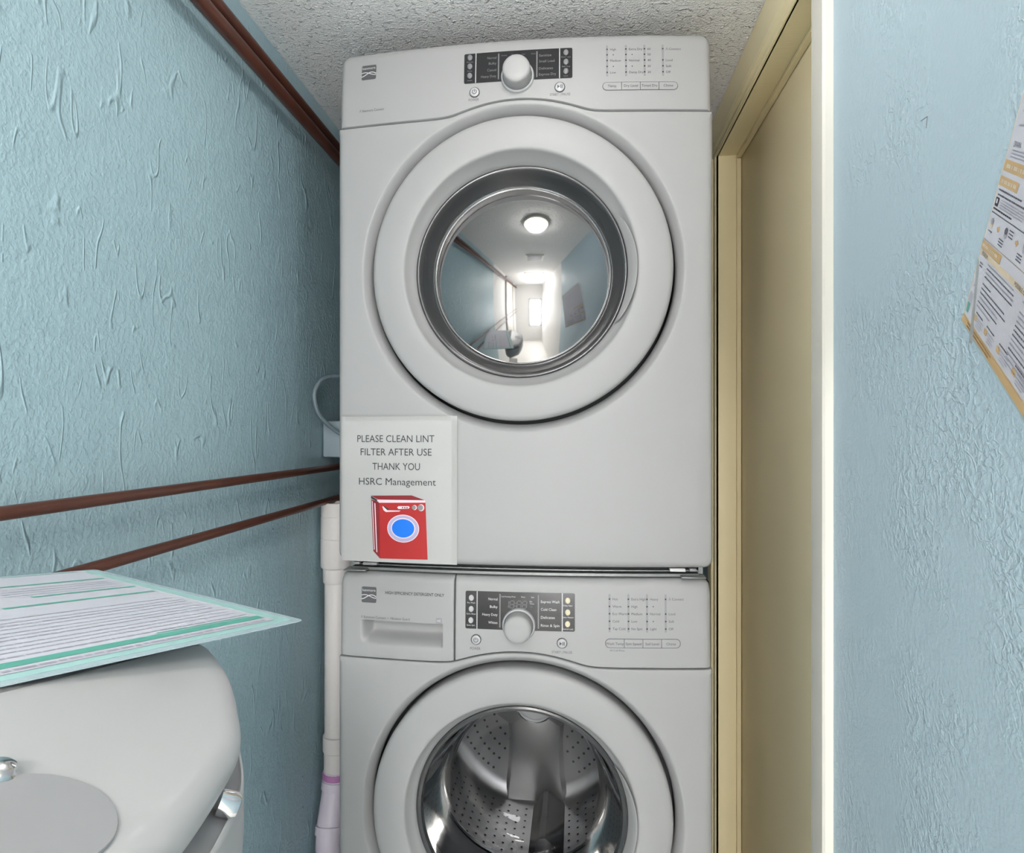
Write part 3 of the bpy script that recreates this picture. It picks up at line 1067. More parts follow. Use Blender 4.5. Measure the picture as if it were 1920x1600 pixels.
# lifter paddles and holes round the wall of the drum
for k in range(3):
    a0 = math.radians(30 + 120 * k + 8)
    v = []; f = []
    for y in (0.25, 0.27, 0.46, 0.485):
        hh = 0.052 if 0.26 < y < 0.47 else 0.02
        for da, h in ((-0.16, 0), (-0.085, 0.75), (-0.03, 1), (0.03, 1), (0.085, 0.75), (0.16, 0)):
            r = 0.257 - hh * h
            v.append((r * math.cos(a0 + da), y, zc + r * math.sin(a0 + da)))
    for i in range(3):
        for j in range(5):
            f.append((i * 6 + j, i * 6 + j + 1, (i + 1) * 6 + j + 1, (i + 1) * 6 + j))
    mesh_obj('lifter', v, f, M['gasket'], washer, smooth=30)
for k in range(72):
    a = 2 * PI * k / 72
    for j in range(9):
        y = 0.255 + 0.025 * j + (0.0125 if k % 2 else 0)
        r = 0.2568
        c = Vector((r * math.cos(a), y, zc + r * math.sin(a)))
        ta = Vector((-math.sin(a), 0, math.cos(a)))
        drum_holes.add([c + ta * 0.0032 * math.cos(PI * e / 3) + Vector((0, 0.0032 * math.sin(PI * e / 3), 0)) for e in range(6)], [tuple(range(6))])
dh = drum_holes.build('perforation', M['hole'], washer, smooth=0)
dh['kind'] = 'stuff'
# rounded grey cap with a chrome rim above the mouth of the drum
v, f = lathe_y([(0.042, 0.175), (0.042, 0.150), (0.038, 0.146), (0.036, 0.150), (0.036, 0.156)], 40, 0.02, zc + 0.155)
mesh_obj('cap_rim', v, f, M['chrome'], washer)
v, f = lathe_y([(0.0362, 0.156), (0.030, 0.152), (0.016, 0.150), (0.004, 0.149)], 40, 0.02, zc + 0.155, cap_end=True)
mesh_obj('round_cap', v, f, M['shade'], washer)
lathe_obj('inner_shroud', [(0.2885, 0.074), (0.205, 0.076), (0.204, 0.05)], M['gap'], washer, 96, 0, zc)

# ---------------------------------------------------------------- dryer (above)
ZD = 1.0505
dryer = thing('tumble_dryer', (W0, D, ZD), 'white front-loading tumble dryer stacked on top, room mirrored in its round window', 'tumble dryer')
dm = Machine(dryer, 0.0, 0.8352, 0.9860, 0.5520, 0.012)
front_panel(dm)
cabinet(dm)
xs = edge_samples(-PE, PE, 0.014, 110)
def p_y(x, z):
    g = 0.0005 * max(0, 1 - abs(x + 0.1245) / 0.0012) * (1 if z < dm.zt - 0.012 else 0)
    return dm.panel_y(x, z) + rnd_edge(z - dm.seam(x) - 0.0012, 0.002) + g
dcontrol = grid_patch('control_panel', xs, lambda x: dm.seam(x) + 0.0012, dm.top, ROWV, p_y, M['plastic'], dryer, back=0.05)
z_ = lambda z: z - ZD
badge(dm, -0.3062, -0.2768, z_(1.9765), z_(2.0060), dcontrol)
display_window(dm, -0.1033, 0.0980, z_(1.9490), z_(2.0075), dcontrol, (-0.0812, 0.0745),
               [(-0.0925, z_(1.9995)), (-0.0925, z_(1.9818)), (-0.0925, z_(1.9636))], [(0.0862, z_(1.9985)), (0.0862, z_(1.9800)), (0.0862, z_(1.9620))],
               ['Normal', 'Bulky', 'Casual', 'Heavy Duty'], ['Sanitize', 'Small Load', 'Delicates', 'Express Dry'],
               [z_(1.9960), z_(1.9850), z_(1.9720), z_(1.9600)], [z_(1.9950), z_(1.9835), z_(1.9695), z_(1.9580)], 1,
               ['Wrinkle', 'Damp', 'Steam'], ['Drum Light', 'Add Time', 'Lock'], (['Sensing', 'Dry', 'Cool', 'Done'], False), 'inkdim', (-0.0425, -0.0384, 0.0328, 0.0367))
pr = Print(dm.pos, ['ink', 'black'])
knob(dm, -0.0028, z_(1.9555), dcontrol)
round_button(dm, -0.0830, z_(1.9312), 0.0098, dcontrol, 'power_button', 'power')
round_button(dm, 0.0750, z_(1.9322), 0.0098, dcontrol, 'start_button', 'start')
bars = (0.1612, 0.1955, 0.2292, 0.2625)
RD = [z_(2.0020), z_(1.9912), z_(1.9800), z_(1.9686), z_(1.9572)]
pr = slot_bars(dm, bars, RD, z_(1.9510), z_(2.0085), dcontrol,
               [['High', '.', 'Medium', '.', 'Low'], ['Extra Dry', '.', 'Normal', '.', 'Damp Dry'], ['60', '50', '40', '30', '20'], ['Λ Connect', '', 'Loud', 'Soft', 'Off']],
               [(1, 1, 1, 1, 1), (1, 1, 1, 1, 1), (1, 1, 1, 1, 1), (1, 0, 1, 1, 1)])
pill(dm, 0.1534, 0.2886, z_(1.9240), z_(1.9380), ['Temp', 'Dry Level', 'Timed Dry', 'Chime'], dcontrol, pr)
pr.text('POWER', -0.0845, z_(1.9150), 0.0070, 'ink', 'CENTER', 0.0195)
pr.text('START | PAUSE', 0.0755, z_(1.9165), 0.0068, 'ink', 'CENTER', 0.0375)
pr.text('Λ Kenmore Connect', -0.3090, z_(1.9130), 0.0070, 'ink', 'LEFT', 0.050)
pr.build('lettering', dcontrol)['kind'] = 'stuff'
ddoor = bpy.data.objects.new('door', None); COL.objects.link(ddoor); ddoor.parent = dryer
door_ring(dm, ddoor)
zc = dm.zc
lathe_obj('glass_flange', [(0.2010, 0.0320), (0.1995, 0.0285), (0.196, 0.0280), (0.193, 0.0305), (0.1885, 0.0385), (0.1835, 0.0470), (0.178, 0.0550), (0.1735, 0.0600), (0.1715, 0.0620)], M['flange'], ddoor, 128, 0, zc, smooth=60)
lathe_obj('chrome_ring', [(0.1712, 0.0622), (0.1707, 0.0602), (0.1696, 0.0594), (0.1686, 0.0602), (0.1682, 0.0615), (0.168, 0.063)], M['chrome'], ddoor, 128, 0, zc, smooth=60)
RC, RB = 0.50, 0.1684
dome = []
for k in range(25):
    r = RB * (1 - k / 24.5)
    dome.append((r, 0.0610 - (math.sqrt(RC * RC - r * r) - math.sqrt(RC * RC - RB * RB))))
lathe_obj('window', dome, M['mirror'], ddoor, 128, 0, zc, cap_end=True, smooth=80)

# ---------------------------------------------------------------- paper sign taped to the dryer
def sign_pos(x, z, lift=0.0):
    """sheet following the dryer front, wrapped round its left edge"""
    y = bow(x) + rnd_edge(HW - abs(x), 0.014) + rnd_edge(z - 0.0, 0.014) * 0.0
    return (x, y - 0.0010 - lift, z)
sign = thing('paper_sign', (W0, D, ZD), 'white paper notice about the lint filter taped to the lower left of the dryer', 'sign')
sx0, sx1, sz0, sz1 = -0.3470, -0.1160, 0.0015, 0.2790
mb = MB()
xs = [sx0, sx0 + 0.001, sx0 + 0.003, sx0 + 0.007, sx0 + 0.012, sx0 + 0.02] + [sx0 + 0.02 + (sx1 - sx0 - 0.02) * k / 16 for k in range(1, 17)]
v = []; f = []
for x in xs:
    for z in (sz0, 0.10, 0.2, sz1):
        v.append(sign_pos(x, z))
n0 = len(v)
for x in xs:
    for z in (sz0, 0.10, 0.2, sz1):
        p = sign_pos(x, z, -0.0006); v.append(p)
for i in range(len(xs) - 1):
    for j in range(3):
        a = i * 4 + j
        f.append((a, a + 4, a + 5, a + 1)); f.append((n0 + a, n0 + a + 1, n0 + a + 5, n0 + a + 4))
mb.add(v, f)
mb.build('paper', M['paper'], sign)
Z = lambda z: z - ZD
for tx, x, z, w in (('PLEASE CLEAN LINT', -0.3130, 1.2805, 0.1535), ('FILTER AFTER USE', -0.3062, 1.2553, 0.1414), ('THANK YOU', -0.2820, 1.2278, 0.0945), ('HSRC Management', -0.3096, 1.1990, 0.1530)):
    pr = Print(sign_pos, ['black'])
    pr.text(tx, x, Z(z), 0.0190, 'black', 'LEFT', w)
    pr.build('lettering', sign)
# picture of a red washing machine, drawn in the sheet's own frame: a = across, b = up
pic = Print(lambda a, b, l: sign_pos(-0.2920 + 0.1400 * a, Z(1.0545) + 0.1290 * b, l), ['black', 'red', 'redd', 'bluep', 'lilac', 'pink', 'shade'])
u = lambda X, Y: ((X - 150) / 1430.0, (1400 - Y) / 1330.0)
P = lambda *q: [u(*p) for p in q]
pic.poly(P((225, 200), (395, 250), (405, 1355), (270, 1215)), 'redd', 0.0003, 0.08)
pic.poly(P((395, 250), (1328, 240), (1370, 1345), (405, 1355)), 'red', 0.0003, 0.08)
pic.poly(P((220, 125), (1050, 105), (1320, 195), (395, 215)), 'redd', 0.0003, 0.08)
pic.poly(P((222, 130), (350, 200), (345, 240), (222, 180)), 'black', 0.0005, 0.08)
pic.poly(P((350, 200), (1320, 195), (1325, 240), (385, 262)), 'pink', 0.0005, 0.08)
pic.poly(P((242, 225), (258, 235), (300, 1190), (285, 1180)), 'pink', 0.0005, 0.08)
pic.poly(P((292, 265), (312, 275), (352, 1240), (332, 1225)), 'pink', 0.0005, 0.08)
pic.poly(P((455, 330), (480, 335), (560, 405), (530, 440), (480, 405)), 'pink', 0.0005)
pic.poly(P((545, 405), (830, 405), (800, 425), (525, 440)), 'pink', 0.0005, 0.08)
pic.poly(P((500, 320), (600, 385), (560, 400), (490, 345)), 'black', 0.0006, 0.08)
pic.poly(P((760, 345), (785, 320), (990, 315), (1015, 335), (990, 365), (785, 375)), 'pink', 0.0005, 0.08)
for q in (870, 915, 960):
    pic.disc(*u(q, 346), 0.010, 0.011, 'black', 0.0007, 8)
for X, Y, R in ((1110, 340, 42), (1240, 340, 58)):
    a, b = u(X, Y)
    pic.disc(a, b, R / 1430 * 1.1, R / 1330 * 1.15, 'pink', 0.0005)
    a, b = u(X - 14, Y)
    pic.disc(a, b, R / 1430 * 0.95, R / 1330 * 0.98, 'shade', 0.0007)
a, b = u(880, 755)
pic.disc(a, b, 322 / 1430, 272 / 1330, 'pink', 0.0005, 48, 0.08)
pic.disc(a, b, 306 / 1430, 256 / 1330, 'lilac', 0.0007, 48, 0.08)
pic.disc(a, b + 0.004, 246 / 1430, 200 / 1330, 'pink', 0.0009, 48, 0.08)
pic.disc(a, b + 0.004, 226 / 1430, 180 / 1330, 'bluep', 0.0011, 48, 0.08)
pic.build('picture', sign)
def tape(name, x0, x1, z0, z1):
    v = []; f = []
    nx = 12
    for i in range(nx + 1):
        x = x0 + (x1 - x0) * i / nx
        v += [sign_pos(x, z0, 0.0006), sign_pos(x, z1, 0.0006)]
    for i in range(nx):
        f.append((2 * i, 2 * i + 2, 2 * i + 3, 2 * i + 1))
    return mesh_obj(name, v, f, M['film'], sign, smooth=0)
tape('tape', -0.346, -0.128, 0.271, 0.2835)
tape('tape', -0.1265, -0.1135, 0.004, 0.272)

# ---------------------------------------------------------------- stacking kit between the two machines
kit = thing('stacking_kit', (W0, D, 1.0325), 'grey metal stacking frame in the narrow gap between dryer and washer', 'bracket')
mb = MB(); mb.box((-0.335, 0.062, 0.0), (0.335, 0.74, 0.004)); mb.build('tray', M['galv'], kit)
def rail(name, y0, y1, z0, z1, m, x0=-0.33, x1=0.33, extra=0.006):
    v = []; f = []
    n = 24
    for i in range(n + 1):
        x = x0 + (x1 - x0) * i / n
        b_ = bow(x)
        v += [(x, y0 + b_, z0), (x, y0 + b_, z1), (x, y1 + b_, z1), (x, y1 + b_, z0)]
    for i in range(n):
        for j in range(4):
            a = i * 4
            f.append((a + j, a + (j + 1) % 4, a + 4 + (j + 1) % 4, a + 4 + j))
    f += [(0, 1, 2, 3), (n * 4 + 3, n * 4 + 2, n * 4 + 1, n * 4)]
    return mesh_obj(name, v, f, m, kit, smooth=0)
rail('front_rail', 0.014, 0.05, 0.0005, 0.0055, M['galv'])
rail('upper_rail', 0.022, 0.05, 0.0085, 0.0105, M['galv'])
rail('dark_strip', 0.034, 0.05, 0.004, 0.0175, M['gap'])
for sx in (-1, 1):
    bevel_box('corner_bracket', (sx * 0.317 - 0.022, 0.012, 0.0015), (sx * 0.317 + 0.022, 0.04, 0.0035), M['galv'], 0.0006, kit)
    bevel_box('clip', (sx * 0.290 - 0.014, 0.022, 0.0110), (sx * 0.290 + 0.014, 0.036, 0.0165), M['inkpale'] if sx > 0 else M['shade'], 0.0008, kit)
    bevel_box('clip', (sx * 0.318 - 0.006, 0.026, 0.0110), (sx * 0.318 + 0.006, 0.038, 0.0160), M['shade'], 0.0008, kit)
for sx in (-1, 1):
    mb = MB(); mb.box((sx * 0.338 - 0.004, 0.06, 0.0), (sx * 0.338 + 0.004, 0.74, 0.017)); mb.build('side_rail', M['galv'], kit)

# ---------------------------------------------------------------- pipes along the left wall
def pipe(name, a, b, r, label, group=None):
    t = thing(name, a, label, 'pipe', group)
    v, f = tube_data([Vector((0, 0, 0)), Vector(b) - Vector(a)], r, 20)
    mesh_obj('tube', v, f, M['pipe'], t)
    # saddle clamps holding it off the wall
    d = Vector(b) - Vector(a)
    for y in (-0.40, 1.75):
        s_ = (y - a[1]) / d.y
        p = d * s_
        mb = MB()
        mb.box((XL - a[0], p.y - 0.004, p.z - 0.003), (p.x, p.y + 0.004, p.z + 0.003))
        vv, ff = tube_data([(p.x, p.y - 0.005, p.z), (p.x, p.y + 0.005, p.z)], r + 0.0012, 20)
        mb.add(vv, ff)
        mb.build('clamp', M['pipe'], t)
    return t
pipe('pipe', (-0.583, YF + 0.02, 1.973), (-0.583, YB - 0.01, 1.973), 0.0120, 'brown painted pipe under the ceiling, the lower of the high pair on the left wall')
pipe('pipe', (-0.5895, YF + 0.02, 2.0075), (-0.5895, YB - 0.01, 2.0075), 0.0105, 'brown painted pipe nearest the ceiling, the upper of the high pair on the left wall')
pipe('pipe', (-0.592, YF + 0.02, 1.2250), (-0.592, YB - 0.01, 1.2110), 0.0078, 'thin reddish brown pipe halfway up the left wall, just below the outlet box')
pipe('pipe', (-0.592, YF + 0.02, 1.1230), (-0.592, YB - 0.01, 1.1360), 0.0078, 'thin reddish brown pipe low on the left wall, running behind the teal-bordered sheet')

# ---------------------------------------------------------------- white standpipe with trap
sp = thing('drain_standpipe', (-0.5745, 1.475, 0.0), 'white plastic drain standpipe with collar and purple-stained trap, left of the washer', 'drain pipe')
def lz(prof, n=32):
    v = []; f = []
    for r, z in prof:
        for k in range(n):
            a = 2 * PI * k / n
            v.append((r * math.cos(a), r * math.sin(a), z))
    for i in range(len(prof) - 1):
        for k in range(n):
            f.append((i * n + k, i * n + (k + 1) % n, (i + 1) * n + (k + 1) % n, (i + 1) * n + k))
    return v, f
v, f = lz([(0.028, 1.130), (0.0345, 1.130), (0.0362, 1.128), (0.0368, 1.100), (0.0362, 1.0985), (0.0362, 1.0975), (0.0372, 1.096), (0.0372, 1.0455), (0.0366, 1.0447), (0.0366, 1.0440), (0.0375, 1.043), (0.0375, 0.977), (0.0362, 0.9745), (0.0325, 0.972), (0.0322, 0.940), (0.0312, 0.938)])
mesh_obj('collar', v, f, M['pvc'], sp, smooth=30)
v, f = lz([(0.0285, 1.13), (0.0285, 0.555)]); mesh_obj('tube', v, f, M['pvc'], sp)
v, f = lz([(0.0285, 0.572), (0.0325, 0.570), (0.0328, 0.535), (0.0300, 0.532), (0.0300, 0.480)]); mesh_obj('coupling', v, f, M['pvc'], sp, smooth=30)
v, f = lz([(0.0312, 0.486), (0.0340, 0.480), (0.0340, 0.470), (0.0312, 0.468)]); mesh_obj('primer_ring', v, f, M['primer'], sp)
pts = bez([(0, 0, 0.485), (-0.001, -0.004, 0.440), (-0.003, -0.020, 0.395), (-0.003, -0.036, 0.350), (0.000, -0.040, 0.300), (0.012, -0.020, 0.262), (0.035, 0.0, 0.250), (0.065, 0.01, 0.268), (0.08, 0.012, 0.33)], 8)
v, f = tube_data(pts, [0.0318] * len(pts), 24); mesh_obj('trap', v, f, M['pvcp'], sp)
for q in (6, 22):
    d = (pts[q + 1] - pts[q]).normalized()
    v, f = tube_data([pts[q] - d * 0.010, pts[q] - d * 0.0095, pts[q] + d * 0.0095, pts[q] + d * 0.010], [0.0318, 0.0345, 0.0345, 0.0318], 24); mesh_obj('trap_collar', v, f, M['pvcp'], sp)

# ---------------------------------------------------------------- outlet box and cord on the left wall
ob = thing('outlet_box', (XL, 1.50, 1.237), 'pale painted metal outlet box on the left wall beside the dryer', 'outlet box')
bevel_box('box', (0.001, 0.0, 0.0), (0.085, 0.09, 0.090), M['boxpaint'], 0.004, ob)
bevel_box('cover', (0.003, -0.004, 0.002), (0.083, 0.0, 0.088), M['boxpaint'], 0.0015, ob)
cable = bez([(-0.545, 1.52, 1.432), (-0.575, 1.475, 1.4345), (-0.594, 1.44, 1.425), (-0.6065, 1.425, 1.400), (-0.6085, 1.425, 1.375), (-0.602, 1.43, 1.345), (-0.585, 1.445, 1.318), (-0.560, 1.465, 1.295), (-0.535, 1.49, 1.283), (-0.50, 1.56, 1.30)], 8)
v, f = tube_data(cable, 0.0052, 14)
tag(mesh_obj('power_cord', v, f, M['cord']), 'grey power cord looping over the outlet box behind the dryer', 'cord')

# ---------------------------------------------------------------- orange-bordered laminated sheet on the right wall
rs = random.Random(7)
c0 = Vector((0.3500, 0.6055, 1.3995))
ux = -Vector((0.3036, 0.8448, 0.4406)).normalized()     # reading direction, towards the camera
uy = Vector((-0.0162, -0.4579, 0.8888))
uy = (uy - ux * uy.dot(ux)).normalized()
un = ux.cross(uy).normalized()
if un.x > 0:
    un = -un
poster = thing('laminated_poster', c0, 'tilted laminated sheet with orange headings and border hanging off the right wall', 'notice')
def ppos(a, b, l=0.0):
    # soft curl of the lower left corner onto the wall
    return ux * a + uy * b + un * l
def sheet_part(name, pos, a0, b0, a1, b1, th, m, parent, rc=0.006):
    pts = []
    for cx, cy, s0 in ((a1 - rc, b1 - rc, 0), (a0 + rc, b1 - rc, 90), (a0 + rc, b0 + rc, 180), (a1 - rc, b0 + rc, 270)):
        for k in range(5):
            t = math.radians(s0 + 22.5 * k)
            pts.append((cx + rc * math.cos(t), cy + rc * math.sin(t)))
    n = len(pts)
    v = [pos(a, b, 0) for a, b in pts] + [pos(a, b, -th) for a, b in pts]
    f = [tuple(range(n)), tuple(range(2 * n - 1, n - 1, -1))] + [(i, i + n, (i + 1) % n + n, (i + 1) % n) for i in range(n)]
    return mesh_obj(name, v, f, m, parent, smooth=0)
PA, PZ, PB, PT = -0.0205, 0.27, -0.0075, 0.34
sheet_part('laminate', ppos, PA, PB, PZ, PT, 0.0008, M['lamfilm'], poster)
sheet_part('paper', lambda a, b, l=0: ppos(a, b, 0.0004 + l), PA + 0.001, -0.0052, PZ - 0.004, PT - 0.003, 0.0003, M['tanpale'], poster, 0.003)
pp = Print(lambda a, b, l: ppos(a, b, 0.0006 + l), ['paper2', 'tan', 'tanpale', 'brownp', 'textgrey', 'textdark', 'black', 'teal'])
pp.rect(PA + 0.0045, 0.0028, PZ - 0.008, PT - 0.006, 'paper2', 0.0001)
pp.rect(PA + 0.001, -0.0048, PZ - 0.004, 0.0014, 'tan', 0.0002)
pp.words(0.004, 0.096, -0.0008, 0.0012, 'brownp', rs, 0.0004); pp.words(0.004, 0.088, -0.0034, 0.0012, 'brownp', rs, 0.0004)
# footnotes with tan squares
for k, a in enumerate((0.0185, 0.0580, 0.1010, 0.1475, 0.195)):
    pp.rect(a, 0.0078, a + 0.0095, 0.0125, 'tan', 0.0003)
    pp.words(a + 0.004, a + 0.030, 0.0142, 0.0011, 'textdark', rs)
    for r_ in range(4):
        pp.words(a + 0.0125, a + 0.034 - 0.004 * (r_ % 2), 0.0112 - 0.0021 * r_, 0.0008, 'textgrey', rs)
# narrow left column: notes and a printed code block
pp.rect(-0.0130, 0.0062, -0.0035, 0.0148, 'teal', 0.0003)
for r_ in range(4):
    pp.words(-0.0135, -0.001, 0.0165 + 0.0022 * r_, 0.0008, 'textgrey', rs)
pp.words(-0.0085, 0.004, 0.0300, 0.0011, 'textdark', rs)
pp.words(-0.0090, 0.002, 0.0500, 0.0011, 'textdark', rs); pp.words(-0.0085, 0.003, 0.0475, 0.0011, 'textdark', rs)
# table text
for b_, e in zip((0.0535, 0.0502, 0.0469, 0.0436, 0.0377, 0.0340, 0.0303, 0.0266, 0.0229, 0.0192), (0.102, 0.106, 0.107, 0.108, 0.046, 0.097, 0.103, 0.083, 0.085, 0.066)):
    pp.words(0.0172, e, b_, 0.0011, 'textdark' if rs.random() < 0.45 else 'textgrey', rs)
for r_ in range(13):
    pp.words(0.1265, 0.1265 + rs.uniform(0.07, 0.12), 0.0485 - 0.0033 * r_ + (0.004 if r_ < 1 else 0), 0.0011, 'textdark' if rs.random() < 0.45 else 'textgrey', rs)
# heading bar with column titles
pp.rect(PA + 0.0025, 0.0562, PZ - 0.006, 0.0608, 'tanpale', 0.0003)
pp.text('PROBLEM', -0.0090, 0.0570, 0.0046, 'textdark', 'LEFT', 0.0200, 0.0005)
pp.text('POSSIBLE CAUSE', 0.0990, 0.0572, 0.0046, 'textdark', 'LEFT', 0.0400, 0.0005)
pp.rect(PA + 0.0015, 0.0612, 0.0485, 0.0680, 'tan', 0.0003)
pp.words(-0.0150, 0.0420, 0.0634, 0.0024, 'tanpale', rs, 0.0005)
pp.line([(PA + 0.002, 0.0692), (PZ - 0.008, 0.0692)], 0.0004, 'brownp', 0.0003)
# picture row with arrows
for k, a in enumerate((-0.0090, 0.0380, 0.094, 0.150)):
    pp.rect(a, 0.0800, a + 0.0085, 0.0870, 'textgrey' if k else 'tanpale', 0.0003, 0.002)
    pp.disc(a + 0.0042, 0.0855, 0.0045, 0.0026, 'textdark' if k else 'textgrey', 0.0004, 12)
    b_ = a + (0.0235 if k == 0 else 0.034)
    pp.poly([(b_, 0.0815), (b_ + 0.004, 0.0815), (b_ + 0.004, 0.0800), (b_ + 0.0095, 0.0828), (b_ + 0.004, 0.0856), (b_ + 0.004, 0.0841), (b_, 0.0841)], 'tan', 0.0003)
    for r_ in range(3 if k else 1):
        pp.words(a - (0.010 if k else 0.002), a + (0.004 if k else 0.011), 0.0768 - 0.0021 * r_, 0.0010, 'textdark', rs)
    if k:
        for r_ in range(3):
            pp.words(a + 0.0125, a + 0.025, 0.0872 - 0.0023 * r_, 0.0010, 'textdark', rs)
# body text with an icon
pp.words(-0.0150, 0.11, 0.0915, 0.0009, 'textdark', rs)
pp.words(-0.0130, 0.048, 0.0945, 0.0013, 'black', rs)
pp.rect(-0.0125, 0.0972, -0.0015, 0.1042, 'black', 0.0003, 0.001); pp.rect(-0.0095, 0.0995, -0.0045, 0.1030, 'paper2', 0.0005, 0.0008)
for r_ in range(4):
    pp.words(0.0040, 0.085 - 0.01 * (r_ % 2), 0.1030 - 0.0019 * r_, 0.0009, 'textgrey', rs)
pp.words(-0.0105, 0.10, 0.1056, 0.0013, 'textdark', rs)
pp.words(-0.0115, 0.060, 0.1094, 0.0013, 'textdark', rs)
pp.rect(-0.0165, 0.1132, 0.0412, 0.1205, 'tan', 0.0003); pp.words(-0.0105, 0.036, 0.1155, 0.0028, 'tanpale', rs, 0.0005)
pp.rect(-0.0150, 0.1245, 0.120, 0.1330, 'tan', 0.0003); pp.words(-0.0070, 0.10, 0.1272, 0.0030, 'tanpale', rs, 0.0005)
for r_ in range(3):
    pp.words(-0.0040, 0.11, 0.1352 + 0.0024 * r_, 0.0010, 'textgrey', rs)
pp.text('DRAIN', -0.0030, 0.1430, 0.0062, 'textdark', 'LEFT', 0.0200)
for r_ in range(14):
    pp.words(-0.004, 0.22, 0.158 + 0.010 * r_, 0.0014, 'textgrey', rs)
pp.build('printing', poster)
v = [ppos(a, b, 0.0012) for a, b in ((-0.0190, 0.052), (-0.0090, 0.050), (0.0370, -0.0090), (0.0260, -0.0115))]
mesh_obj('tape', v, [(0, 1, 2, 3)], M['film'], poster, smooth=0)

# ---------------------------------------------------------------- white enamelled unit, lower left, and the sheet on it
AK = 0.92        # size of the unit
A0 = Vector((0, 0, 1.30)) + (Vector((-0.2440, 0.2645, 1.1227)) - Vector((0, 0, 1.30))) * AK
an = Vector((0.3868, 0.1257, 0.9135)).normalized()
e1 = Vector((0.9222, -0.0527, -0.3832)).normalized()
e2 = an.cross(e1).normalized()
if e2.y < 0:
    e2 = -e2
base = Vector((-0.36, 0.36, 0.0))
unit = thing('enamelled_unit', base, 'white enamelled unit with rounded corner, grey round plate and chrome bolt, under the teal-bordered sheet', 'appliance')
ctrl = [(-0.092, 0.243), (-0.082, 0.2435), (-0.070, 0.240), (-0.040, 0.216), (-0.012, 0.182), (0.012, 0.146), (0.025, 0.105), (0.036, 0.060), (0.042, 0.022), (0.046, -0.020), (0.046, -0.070), (0.040, -0.105), (0.025, -0.125), (-0.03, -0.13), (-0.11, -0.13), (-0.122, -0.11), (-0.106, 0.06), (-0.097, 0.22)]
oc = bez([(a, b, 0) for a, b in ctrl + [ctrl[0]]], 6)[:-1]
oc = [(p.x * AK, p.y * AK) for p in oc]
no = len(oc)
nor = []
for i in range(no):
    a = oc[i - 1]; b = oc[(i + 1) % no]
    tx, ty = b[0] - a[0], b[1] - a[1]
    L = math.hypot(tx, ty) or 1
    nor.append((-ty / L, tx / L))       # inward for this clockwise outline is flipped below
area = sum(oc[i][0] * oc[(i + 1) % no][1] - oc[(i + 1) % no][0] * oc[i][1] for i in range(no))
sg = -1 if area < 0 else 1
nor = [(a * sg, b * sg) for a, b in nor]
def unit_rings(rings, m, name, cap=True):
    v = []; f = []
    for ins_, dep_, dz in rings:
        for i in range(no):
            ins = ins_ * AK; dep = dep_ * AK
            a = oc[i][0] + nor[i][0] * ins; b = oc[i][1] + nor[i][1] * ins
            p = A0 + e1 * a + e2 * b - an * dep
            p.z -= dz
            v.append(p - base)
    for j in range(len(rings) - 1):
        for i in range(no):
            f.append((j * no + i, j * no + (i + 1) % no, (j + 1) * no + (i + 1) % no, (j + 1) * no + i))
    if cap:
        f.append(tuple(range(no - 1, -1, -1)))
    return mesh_obj(name, v, f, m, unit, smooth=50)
unit_rings([(0.016, 0.0, 0), (0.006, 0.0008, 0), (-0.002, 0.0030, 0), (-0.007, 0.0065, 0), (-0.0105, 0.0110, 0), (-0.012, 0.016, 0), (-0.012, 0.020, 0), (-0.009, 0.023, 0), (0.0, 0.024, 0)], M['appl'], 'cover')
unit_rings([(0.002, 0.020, 0), (0.001, 0.030, 0), (-0.006, 0.036, 0.0), (-0.0215, 0.039, 0.0)], M['shade'], 'side_band', False)  # ledge under the cover, its shadow put into a darker grey
unit_rings([(-0.0215, 0.039, 0.0), (-0.0222, 0.0372, 0.0), (-0.0235, 0.0366, 0.001), (-0.024, 0.037, 0.005), (-0.024, 0.037, 0.030), (-0.021, 0.037, 0.07), (-0.012, 0.037, 0.09), (0.03, 0.037, 0.095)], M['appl'], 'lower_body', False)
mb = MB(); mb.box((0.0, -0.15, 0.0), (0.10, 0.02, 0.84)); mb.build('pedestal', M['appl'], unit)
def on_plane(a, b, d=0.0):
    return A0 + e1 * a + e2 * b + an * d - base
def plane_disc(name, a, b, r, prof, m, n=48):
    v = []; f = []
    for rr, d in prof:
        for k in range(n):
            t = 2 * PI * k / n
            v.append(on_plane(a + rr * r * math.cos(t), b + rr * r * math.sin(t), d))
    for j in range(len(prof) - 1):
        for k in range(n):
            f.append((j * n + k, j * n + (k + 1) % n, (j + 1) * n + (k + 1) % n, (j + 1) * n + k))
    f.append(tuple(range((len(prof) - 1) * n, len(prof) * n)))
    return mesh_obj(name, v, f, m, unit, smooth=40)
pl = plane_disc('round_plate', 0, 0, 0.0335 * AK, [(1.0, -0.001), (1.0, 0.0010), (0.985, 0.0016), (0.5, 0.0016)], M['plate'])
pl['label'] = 'grey satin round plate'
b = plane_disc('button', -0.0350 * AK, 0.0105 * AK, 0.0062 * AK, [(1.3, -0.001), (1.3, 0.001), (1.1, 0.002), (1.0, 0.003), (0.92, 0.006), (0.5, 0.0072)], M['chrome'], 32)
b['label'] = 'small chrome button'
# bolt on the side band
bp = A0 + (e1 * 0.043 + e2 * 0.126 - an * 0.030) * AK
bd = (e1 * 0.85 + e2 * 0.45).normalized()
v, f = tube_data([bp - bd * 0.010 - base, bp - bd * 0.001 - base, bp + bd * 0.0015 - base, bp + bd * 0.0025 - base], [0.0072, 0.0072, 0.0058, 0.002], 24)
o = mesh_obj('bolt', v, f, M['chrome'], unit)
o['label'] = 'chrome side bolt'

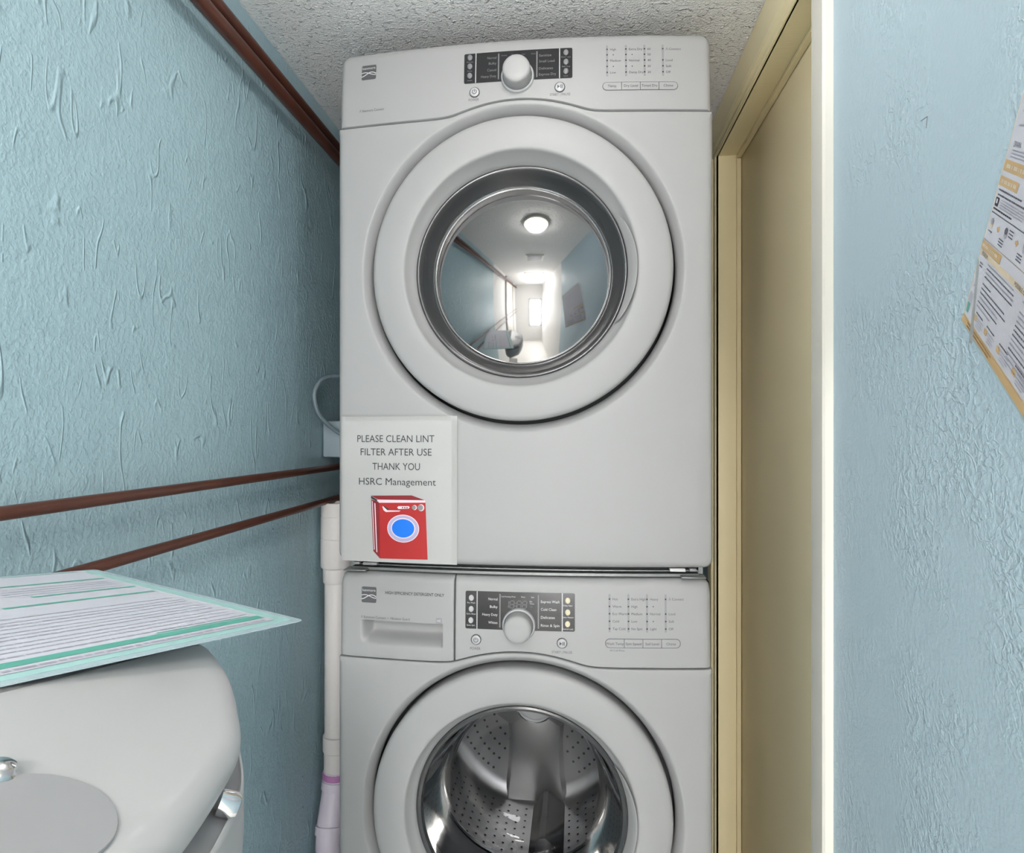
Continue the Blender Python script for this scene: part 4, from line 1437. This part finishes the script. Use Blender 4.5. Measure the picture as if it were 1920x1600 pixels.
sc = Vector((-0.2355, 0.5290, 1.1362))
sd1 = -Vector((0.2983, 0.9467, -0.1213)).normalized()      # along the text towards the camera
sd2 = Vector((-0.9488, 0.3082, 0.0700))
sd2 = (sd2 - sd1 * sd2.dot(sd1)).normalized()
sn = sd1.cross(sd2).normalized()
if sn.z < 0:
    sn = -sn
sheet = thing('laminated_sheet', sc, 'laminated instruction sheet with teal border lying on the white enamelled unit', 'notice')
def spos(a, b, l=0.0):
    return sd1 * a + sd2 * b + sn * l
sheet_part('laminate', spos, 0, 0, 0.43, 0.28, 0.0008, M['lamfilm'], sheet, 0.005)
sheet_part('paper', lambda a, b, l=0: spos(a, b, 0.0004 + l), 0.007, 0.006, 0.423, 0.274, 0.0003, M['tealpale'], sheet, 0.002)
q = Print(lambda a, b, l: spos(a, b, 0.0006 + l), ['paper2', 'teal', 'tealpale', 'textgrey', 'textdark', 'black'])
q.rect(0.020, 0.014, 0.423, 0.274, 'paper2', 0.0001)
q.rect(0.020, 0.0155, 0.41, 0.0215, 'pink' if False else 'paper2', 0.0002)
q.words(0.028, 0.40, 0.0165, 0.0030, 'textgrey', rs, 0.0004)
q.rect(0.022, 0.0235, 0.41, 0.0330, 'teal', 0.0003)
q.rect(0.030, 0.0345, 0.115, 0.0365, 'teal', 0.0003)
row = 0.0400
for r_ in range(11):
    e = 0.36 - 0.010 * r_ if r_ % 4 else 0.30
    q.words(0.026 + (0.004 if r_ % 3 else 0), e - rs.uniform(0, 0.08), row, 0.0016 if r_ % 4 else 0.0022, 'textgrey', rs)
    row += 0.0078 if r_ % 3 else 0.0098
q.rect(0.024, 0.1560, 0.150, 0.1605, 'teal', 0.0003)
q.rect(0.024, 0.1830, 0.115, 0.1870, 'teal', 0.0003)
q.rect(0.024, 0.2290, 0.140, 0.2330, 'teal', 0.0003)
q.rect(0.024, 0.2700, 0.42, 0.2730, 'tealpale', 0.0003)
for r_ in range(4):
    q.words(0.030, 0.13, 0.193 + 0.008 * r_, 0.0016, 'textgrey', rs)
q.disc(0.185, 0.163, 0.009, 0.004, 'textdark', 0.0003)
q.disc(0.172, 0.190, 0.014, 0.003, 'textdark', 0.0003)
q.rect(0.205, 0.160, 0.30, 0.170, 'textgrey', 0.0003, 0.004)
q.rect(0.225, 0.195, 0.30, 0.200, 'textgrey', 0.0003)
q.build('printing', sheet)
